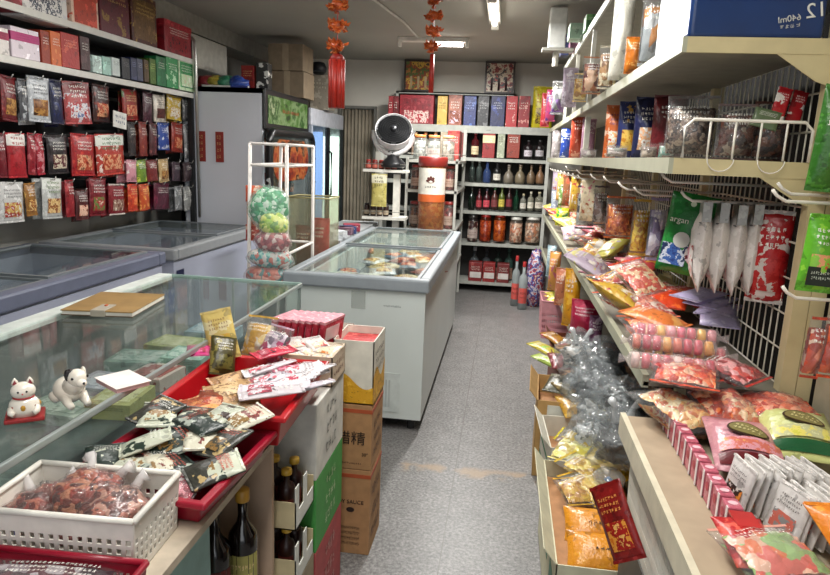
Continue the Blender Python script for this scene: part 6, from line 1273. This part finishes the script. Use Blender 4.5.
o = bx('support_block', plain('9a8a70', .7), (-.074, .074, -.09, .09, 0, .319)); at(o, (-.594, 1.68, 0)); tag(o, 'plain brown carton under the cream tray cartons', 'box')
o = bx('tray_spacer', plain('b8a88a', .7), (-.072, .0, -.084, .084, 0, .0)) ; bpy.data.objects.remove(o)
# brown cartons with text
CK = plain('ad8258', .75, 0, .05, 30)
def brown(z0, h_, label, kind):
    o = MB().box(-.076, .076, -.11, .11, 0, h_-.002).build('brown_carton', CK if kind != 'w' else plain('ddd8c8', .6), bevel=.003); at(o, (-.516, 2.36, z0))
    ink = plain('2c1c14', .6)
    if kind in 'ms':
        bx('orange_band', plain('b0512c', .6), (-.077, .077, -.111, .111, h_-.035, h_-.02), o)
    if kind == 'm':
        text('lettering', '醋精', .058, ink, o, FRONT(-.004, -.112, h_*.47)); text('lettering', '30°', .018, ink, o, FRONT(.052, -.112, h_*.24)); strokes(lambda u, v: Vector((-.06+.1*u, -.112, .02+.012*v)), 0, 1, 0, 1, 1, MB(), .1, 4).build('fine_print', ink, o)
    if kind == 's':
        text('lettering', 'SOY SAUCE', .022, ink, o, FRONT(-.005, -.112, h_*.62)); MB().lathe([(.0001, 0), (.011, .0001)], 10, sx=1.5, M=Matrix.Translation((0, -.112, h_*.53)) @ Matrix.Rotation(R(90), 4, 'X')).build('emblem', ink, o)
        strokes(lambda u, v: Vector((-.07+.11*u, -.112, .035+.09*v)), 0, 1, 0, 1, 4, MB(), .2, 14).build('fine_print', ink, o)
    strokes(lambda u, v: Vector((.0775, -.08+.16*u, .03+(h_-.09)*v)), 0, 1, 0, 1, 3, MB(), .35, h_).build('side_print', plain('5a4030', .6), o)
    tag(o, label, 'box', None); return o
brown(0, .36, 'bottom brown carton with soy sauce lettering standing on the floor', 's'); brown(.36, .265, 'middle brown carton with two large black characters', 'm')
t = empty('open_carton', (-.516, 2.36, .626)); mb = MB(); m_ = plain('dcd8ca', .6); w_, l_, h_ = .077, .11, .245
mb.box(-w_, w_, -l_, -l_+.004, 0, h_).box(-w_, w_, l_-.004, l_, 0, h_).box(-w_, -w_+.004, -l_, l_, 0, h_).box(w_-.004, w_, -l_, l_, 0, h_).box(-w_, w_, -l_, l_, 0, .004); mb.build('carton_wall', m_, t)
yb = MB(); yb.grid(lambda u, v: Vector((-w_+2*w_*u, -l_-.0012, .004+(.085+.03*math.sin(u*5+.6))*v)), 12, 2).grid(lambda u, v: Vector((w_+.0012, -l_+2*l_*u, .004+(.10+.03*math.sin(u*7))*v)), 12, 2); yb.build('yellow_print', foil('dba21c', 'e8b838', .5, 30), t); strokes(lambda u, v: Vector((w_+.002, -.09+.18*u, .11+.10*v)), 0, 1, 0, 1, 3, MB(), .5, 31).build('side_print', plain('5a4a3c'), t); bx('red_packets', foil('b8383a', 'd86a64', .4, 30), (-w_+.006, w_-.006, -l_+.006, l_-.006, .18, .215), t)
tag(t, 'open white and yellow carton of red packets on top of the brown cartons', 'box')
# open carton with sachets behind the red tray
t = empty('sachet_carton', (-.67, 2.03, .80)); mb = MB(); w_, l_, h_ = .155, .085, .10; mb.box(-w_, w_, -l_, -l_+.004, 0, h_).box(-w_, w_, l_-.004, l_, 0, h_).box(-w_, -w_+.004, -l_, l_, 0, h_).box(w_-.004, w_, -l_, l_, 0, h_).box(-w_, w_, -l_, l_, 0, .004); mb.build('carton_wall', plain('c8b49c', .7), t); strokes(lambda u, v: Vector((w_+.001, -.07+.14*u, .02+.06*v)), 0, 1, 0, 1, 2, MB(), .5, 3).build('side_print', plain('7a4a3a'), t); tag(t, 'open cream carton of white and orange sachets behind the bright red tray', 'box')
SA = [('d8ccc8', 'c8603c'), ('e0d8d4', 'b83a44'), ('d8c8b0', 'c87a3c'), ('dcd4d0', '8a8a8a'), ('e0d0cc', 'c84a5a')]
for i in range(12):
    c_, a_ = SA[i % 5]; o = bag(.075, .11, .018, c_, 'e8e2de', pic=[a_, 'e0c8a8', c_, 'b8503c'], txt='4a3a3a', name='noodle_sachet'); lay(o, -.78+.072*(i % 4)+rnd.uniform(-.01, .01), 1.935+.045*(i//4), .872+.010*(i//4)+.006*(i % 2), rnd.uniform(-.9, .9), .12, rnd.uniform(-.15, .15)); tag(o, f'white sachet with {["rust", "red", "orange", "grey", "rose"][i % 5]} picture in the cream carton, {["near", "middle", "far"][i//4]} row, {ORD[i % 4]} from left', 'sachet', 'sachets in the cream carton')
o = bx('support_box', plain('8a7c70', .7), (-.125, .125, -.19, .19, 0, .85)); at(o, (-.715, 2.38, 0)); tag(o, 'dull brown carton supporting the row of pink red candy packs', 'box')
for i in range(8):
    o = MB().box(-.010, .010, -.075, .075, 0, .095).build('slim_candy_pack', foil('a81c34', 'c83c54', .35, 30), bevel=.003); at(o, (-.795+.026*i, 2.27, .852), R(-14), 0, R(8)); bx('pink_edge', foil('d8909c', 'e8c0c4', .4, 60), (-.0105, .0105, -.076, .076, .086, .0965), o); bx('white_print', plain('e0c8c8', .4), (.0102, .0108, -.06, .04, .02, .07), o); tag(o, f'slim red candy pack with pink top, {ORD[i]} from left in the row behind the sachets', 'pack', 'slim red candy packs')
# red trays
REDP = plain('b3141c', .3, 0, .04, 10, 0, .5, .2); DRED = plain('96122a', .32, 0, .04, 10)
o = tray(.335, .43, .09, REDP, 'red_tray'); at(o, (-.690, 1.665, .812), R(2)); tag(o, 'bright red plastic tray of snack sachets at the edge of the side counter', 'tray')
o = tray(.31, .33, .058, DRED, 'red_tray'); at(o, (-.705, 1.285, .802), R(-3)); tag(o, 'dark red plastic tray of green black packets between white basket and bright red tray', 'tray')
o = basket(.285, .175, .115, plain('e2ded4', .4), 4, 'white_basket', .003, .95); at(o, (-.738, 1.012, .802), R(3)); tag(o, 'white pierced basket of red brown dried food on the side counter', 'basket')
o = basket(.29, .19, .055, DRED, 2, 'red_front_tray', .003, .95, True); at(o, (-.70, .812, .802), R(2)); tag(o, 'dark red slotted tray in front of the white basket', 'tray')
o = bag(.24, .16, .03, '6a5a5e', 'a89aa0', clear=True, stuff=pieces(['6a3c44', 'a89aa0', 'c8c0c4', '4a3a40'], 40), name='clear_food_bag'); lay(o, -.70, .765, .83, .1, .05); tag(o, 'clear flat bag lying in the dark red slotted tray', 'bag')
DR = ['5a140e', '8a2c20', '3c0c08', 'a8604a', '6a2818']
for i, (x, y, z, w_, l_, h_, rz, seed, ps, label) in enumerate((
  (-.83, 1.02, .875, .13, .13, .06, .4, 1, DR, 'clear bag of red dried meat at the left of the white basket'), (-.76, 1.05, .895, .14, .14, .06, -.2, 2, ['6a1c10', 'a04a30', '8a2818', '4a140c', 'b87a5c'], 'clear bag of brown red dried food on top in the white basket'), (-.69, 1.02, .885, .13, .14, .06, .3, 3, ['6a2c24', 'a8604c', '4a1c18', 'b88a78'], 'clear bag of dark dried meat at the right of the white basket'), (-.75, 1.03, .865, .15, .10, .05, 1.2, 4, ['8a4a44', 'a87a78', '6a2c2c'], 'clear bag of mauve dried slices at the front of the white basket'))):
    o = blob('dried_food_bag', film(.06, 'f0e8e4', .10, 1, 45), w_*.50, l_*.48, h_*.72, seed, .3); q = blob('contents', pieces(ps, 70), w_*.46, l_*.44, h_*.62, seed, .3, o); q.location.z = .006
    for s in (-1, 1): MB().tube([(s*w_*.2, l_*.3, h_*.8), (s*w_*.3, l_*.42, h_*1.15), (s*w_*.38, l_*.45, h_*1.25)], [.012, .008, .015], 6).build('twisted_end', film(.5, 'f4f0ee', .15, .6), o, smooth=True)
    at(o, (x+.008, y-.012, z-.038), rz); tag(o, label, 'bag', 'dried food bags in the white basket')
# packets in the dark red tray
GP = [('22302a', 'c8ccb8'), ('c4c8b4', '2c3a30'), ('3a3a34', 'b8a070'), ('d0ccb8', '7a3c38'), ('2a3430', 'a8b0a4'), ('b8bcaa', '3c2c28')]
k = 0
for r_ in range(3):
    for c in range(6):
        c_, a_ = GP[(k*5+r_) % 6]; o = bag(.085, .115, .022, c_, a_, pic=[a_, c_, '8a6a3c', 'd8d4c4'] if k % 2 else None, txt='c8503c' if k % 3 else 'e8e8e0', name='green_black_packet'); x = -.815+.046*c+rnd.uniform(-.012, .012); y = 1.20+.080*r_+.018*c*.3+rnd.uniform(-.012, .012)
        lay(o, min(x, -.625), y-.03, .850+.020*r_+rnd.uniform(0, .012), rnd.uniform(-1.1, 1.1), rnd.uniform(.05, .3), rnd.uniform(-.2, .2)); tag(o, f'{["black green", "cream", "olive brown", "pale", "dark green", "grey cream"][(k*5+r_) % 6]} packet in the dark red tray, {["near", "middle", "far"][r_]} layer, {ORD[c]} from left', 'packet', 'packets in the dark red tray'); k += 1
for i in range(3):
    o = bag(.07, .09, .02, 'a83c4c', 'd8a8b0', clear=True, stuff=pieces(['a83c4c', 'd88a94', 'e8d0d0', '8a2c3c'], 90), name='pink_sweets_bag', detail=False); lay(o, -.625+.004*i, 1.13+.035*i, .842, .3*i, .1); tag(o, f'small clear bag of pink sweets, dark red tray\'s right edge, {ORD[i]} from near', 'bag', 'pink sweets in the dark red tray')
# sachets in the bright red tray
for i, (x, y, z, w_, l_, rz, col, acc, pic, label) in enumerate((
  (-.76, 1.55, .885, .12, .17, -.9, 'b0845a', 'c8a070', ['a87a50', 'd0aa78', '8a5a38', 'c89a6a'], 'tan flat pack at the near left of the bright red tray'), (-.735, 1.62, .895, .13, .18, -1.0, 'b89060', 'd0aa7a', ['b08858', 'd8b888', '8a6040'], 'tan flat pack with gold edge in the middle left of the bright red tray'), (-.75, 1.70, .89, .12, .16, -.8, 'a87c54', 'c89c6c', ['a07850', 'c8a070', '7a5434'], 'tan flat pack behind the gold edged one in the bright red tray'),
  (-.64, 1.50, .885, .11, .14, .9, 'a8502c', 'd88a50', ['c8602c', 'e0a060', '8a3018'], 'orange brown sachet at the near edge of the bright red tray'), (-.575, 1.51, .885, .10, .14, .5, 'b8905c', 'd8b880', ['b89068', 'd8c0a0', '7a5a3a'], 'beige sachet at the near right corner of the bright red tray'), (-.69, 1.53, .89, .09, .12, .2, '8a3c24', 'c8825a', MEAT, 'rust sachet between tan pack and orange brown sachet'))):
    o = bag(w_, l_, .022, col, acc, pic=pic, name='snack_pack', txt='5a3018'); lay(o, x-.025, y-.065, z-.002, rz, .10, rnd.uniform(-.1, .1)); tag(o, label, 'pack')
WS = [('d4ccd0', '3a2c34'), ('dcd4d4', 'b83a54'), ('c8c0c8', '4a3c50'), ('e0dadc', '8a2c44')]
for i in range(14):
    c_, a_ = WS[i % 4]; o = bag(.052, .13, .014, c_, 'e8e4e6', pic=[a_, c_, 'c85a6a', 'e0d8d8'], txt='4a2c3a', name='white_black_sachet'); lay(o, -.70+.024*(i % 7)+rnd.uniform(-.006, .006), 1.62+.06*(i//7), .900+.006*(i % 3)+.01*(i//7), R(-50)+rnd.uniform(-.25, .25), .15, rnd.uniform(-.3, .3)); tag(o, f'white and dark narrow sachet in the bright red tray, {["near", "far"][i//7]} rank, {ORD[i % 7]} from left', 'sachet', 'white sachets in the bright red tray')
for i, (x, y, rz, w_, l_, col, acc, label) in enumerate(((-.61, 1.66, -1.25, .06, .19, 'd8d0d8', 'e8e4ea', 'long white sachet lying across the bright red tray'), (-.58, 1.60, -1.1, .06, .17, 'c8c0c4', '3a2430', 'white and black sachet below the long white one'), (-.545, 1.78, -.9, .055, .12, 'd87a94', 'e8a8b8', 'rose pink sachet at the right side of the bright red tray'), (-.80, 1.86, .4, .07, .09, 'd83c84', 'e86aa4', 'magenta sachet at the far left of the bright red tray'), (-.64, 1.88, -.8, .07, .13, 'c8344c', 'e0c0c4', 'red white sachet at the far edge of the bright red tray'))):
    o = bag(w_, l_, .018, col, acc, name='long_sachet', pic=['3a2c34', col, 'a83c50', acc]); lay(o, x-.05-.04*math.cos(rz), y-.09, .915+.005*i, rz, .06); tag(o, label, 'sachet')
# yellow pouch standing up at the far left of the tray
o = bag(.095, .16, .02, 'd8c070', 'e8dca8', pic=['d8641c', 'e89a3c', 'd8b03c', 'e8d0a0'], name='yellow_standing_pouch', txt='8a5a2c'); at(o, (-.835, 1.86, .895), R(14), R(-12), R(-14)); tag(o, 'yellow and cream pouch standing tilted against the glass counter edge', 'bag')
o = bag(.08, .12, .04, '4a4420', '8a8040', name='olive_pouch', pic=['3a3418', '6a6430', '2a2410']); at(o, (-.815, 1.78, .872), R(40), R(-28), R(14)); tag(o, 'dark olive pouch below the yellow standing pouch', 'bag')
o = bag(.11, .14, .05, 'c8a04a', 'e0c488', name='golden_film_bag', clear=True, stuff=pieces(['d8a83c', 'e8cc8a', 'c8b8a0', 'b8882c'], 40)); at(o, (-.765, 1.92, .885), R(-10), R(-25), 0); tag(o, 'golden clear bag behind the dark olive pouch', 'bag')
o = bag(.11, .13, .05, 'c8a8b8', 'e0d0dc', name='lilac_film_bag', clear=True, stuff=pieces(['d0b8c8', 'e8dce4', '8a7a8a', 'b83c6a'], 40)); at(o, (-.715, 1.88, .885), R(-30), R(-35), 0); tag(o, 'clear lilac bag with pink edge in the far part of the bright red tray', 'bag')
# flat white leaflet between counter and tray
o = bx('leaflet', plain('c8ccc4', .6), (-.025, .025, -.13, .13, 0, .002)); at(o, (-.865, 1.70, .801), 0); strokes(lambda u, v: Vector((-.02+.04*v, -.11+.2*u, .0026)), 0, 1, 0, 1, 2, MB(), .1, 5).build('lettering', plain('8a9a90'), o); tag(o, 'narrow white printed card between the glass counter and the bright red tray', 'card')
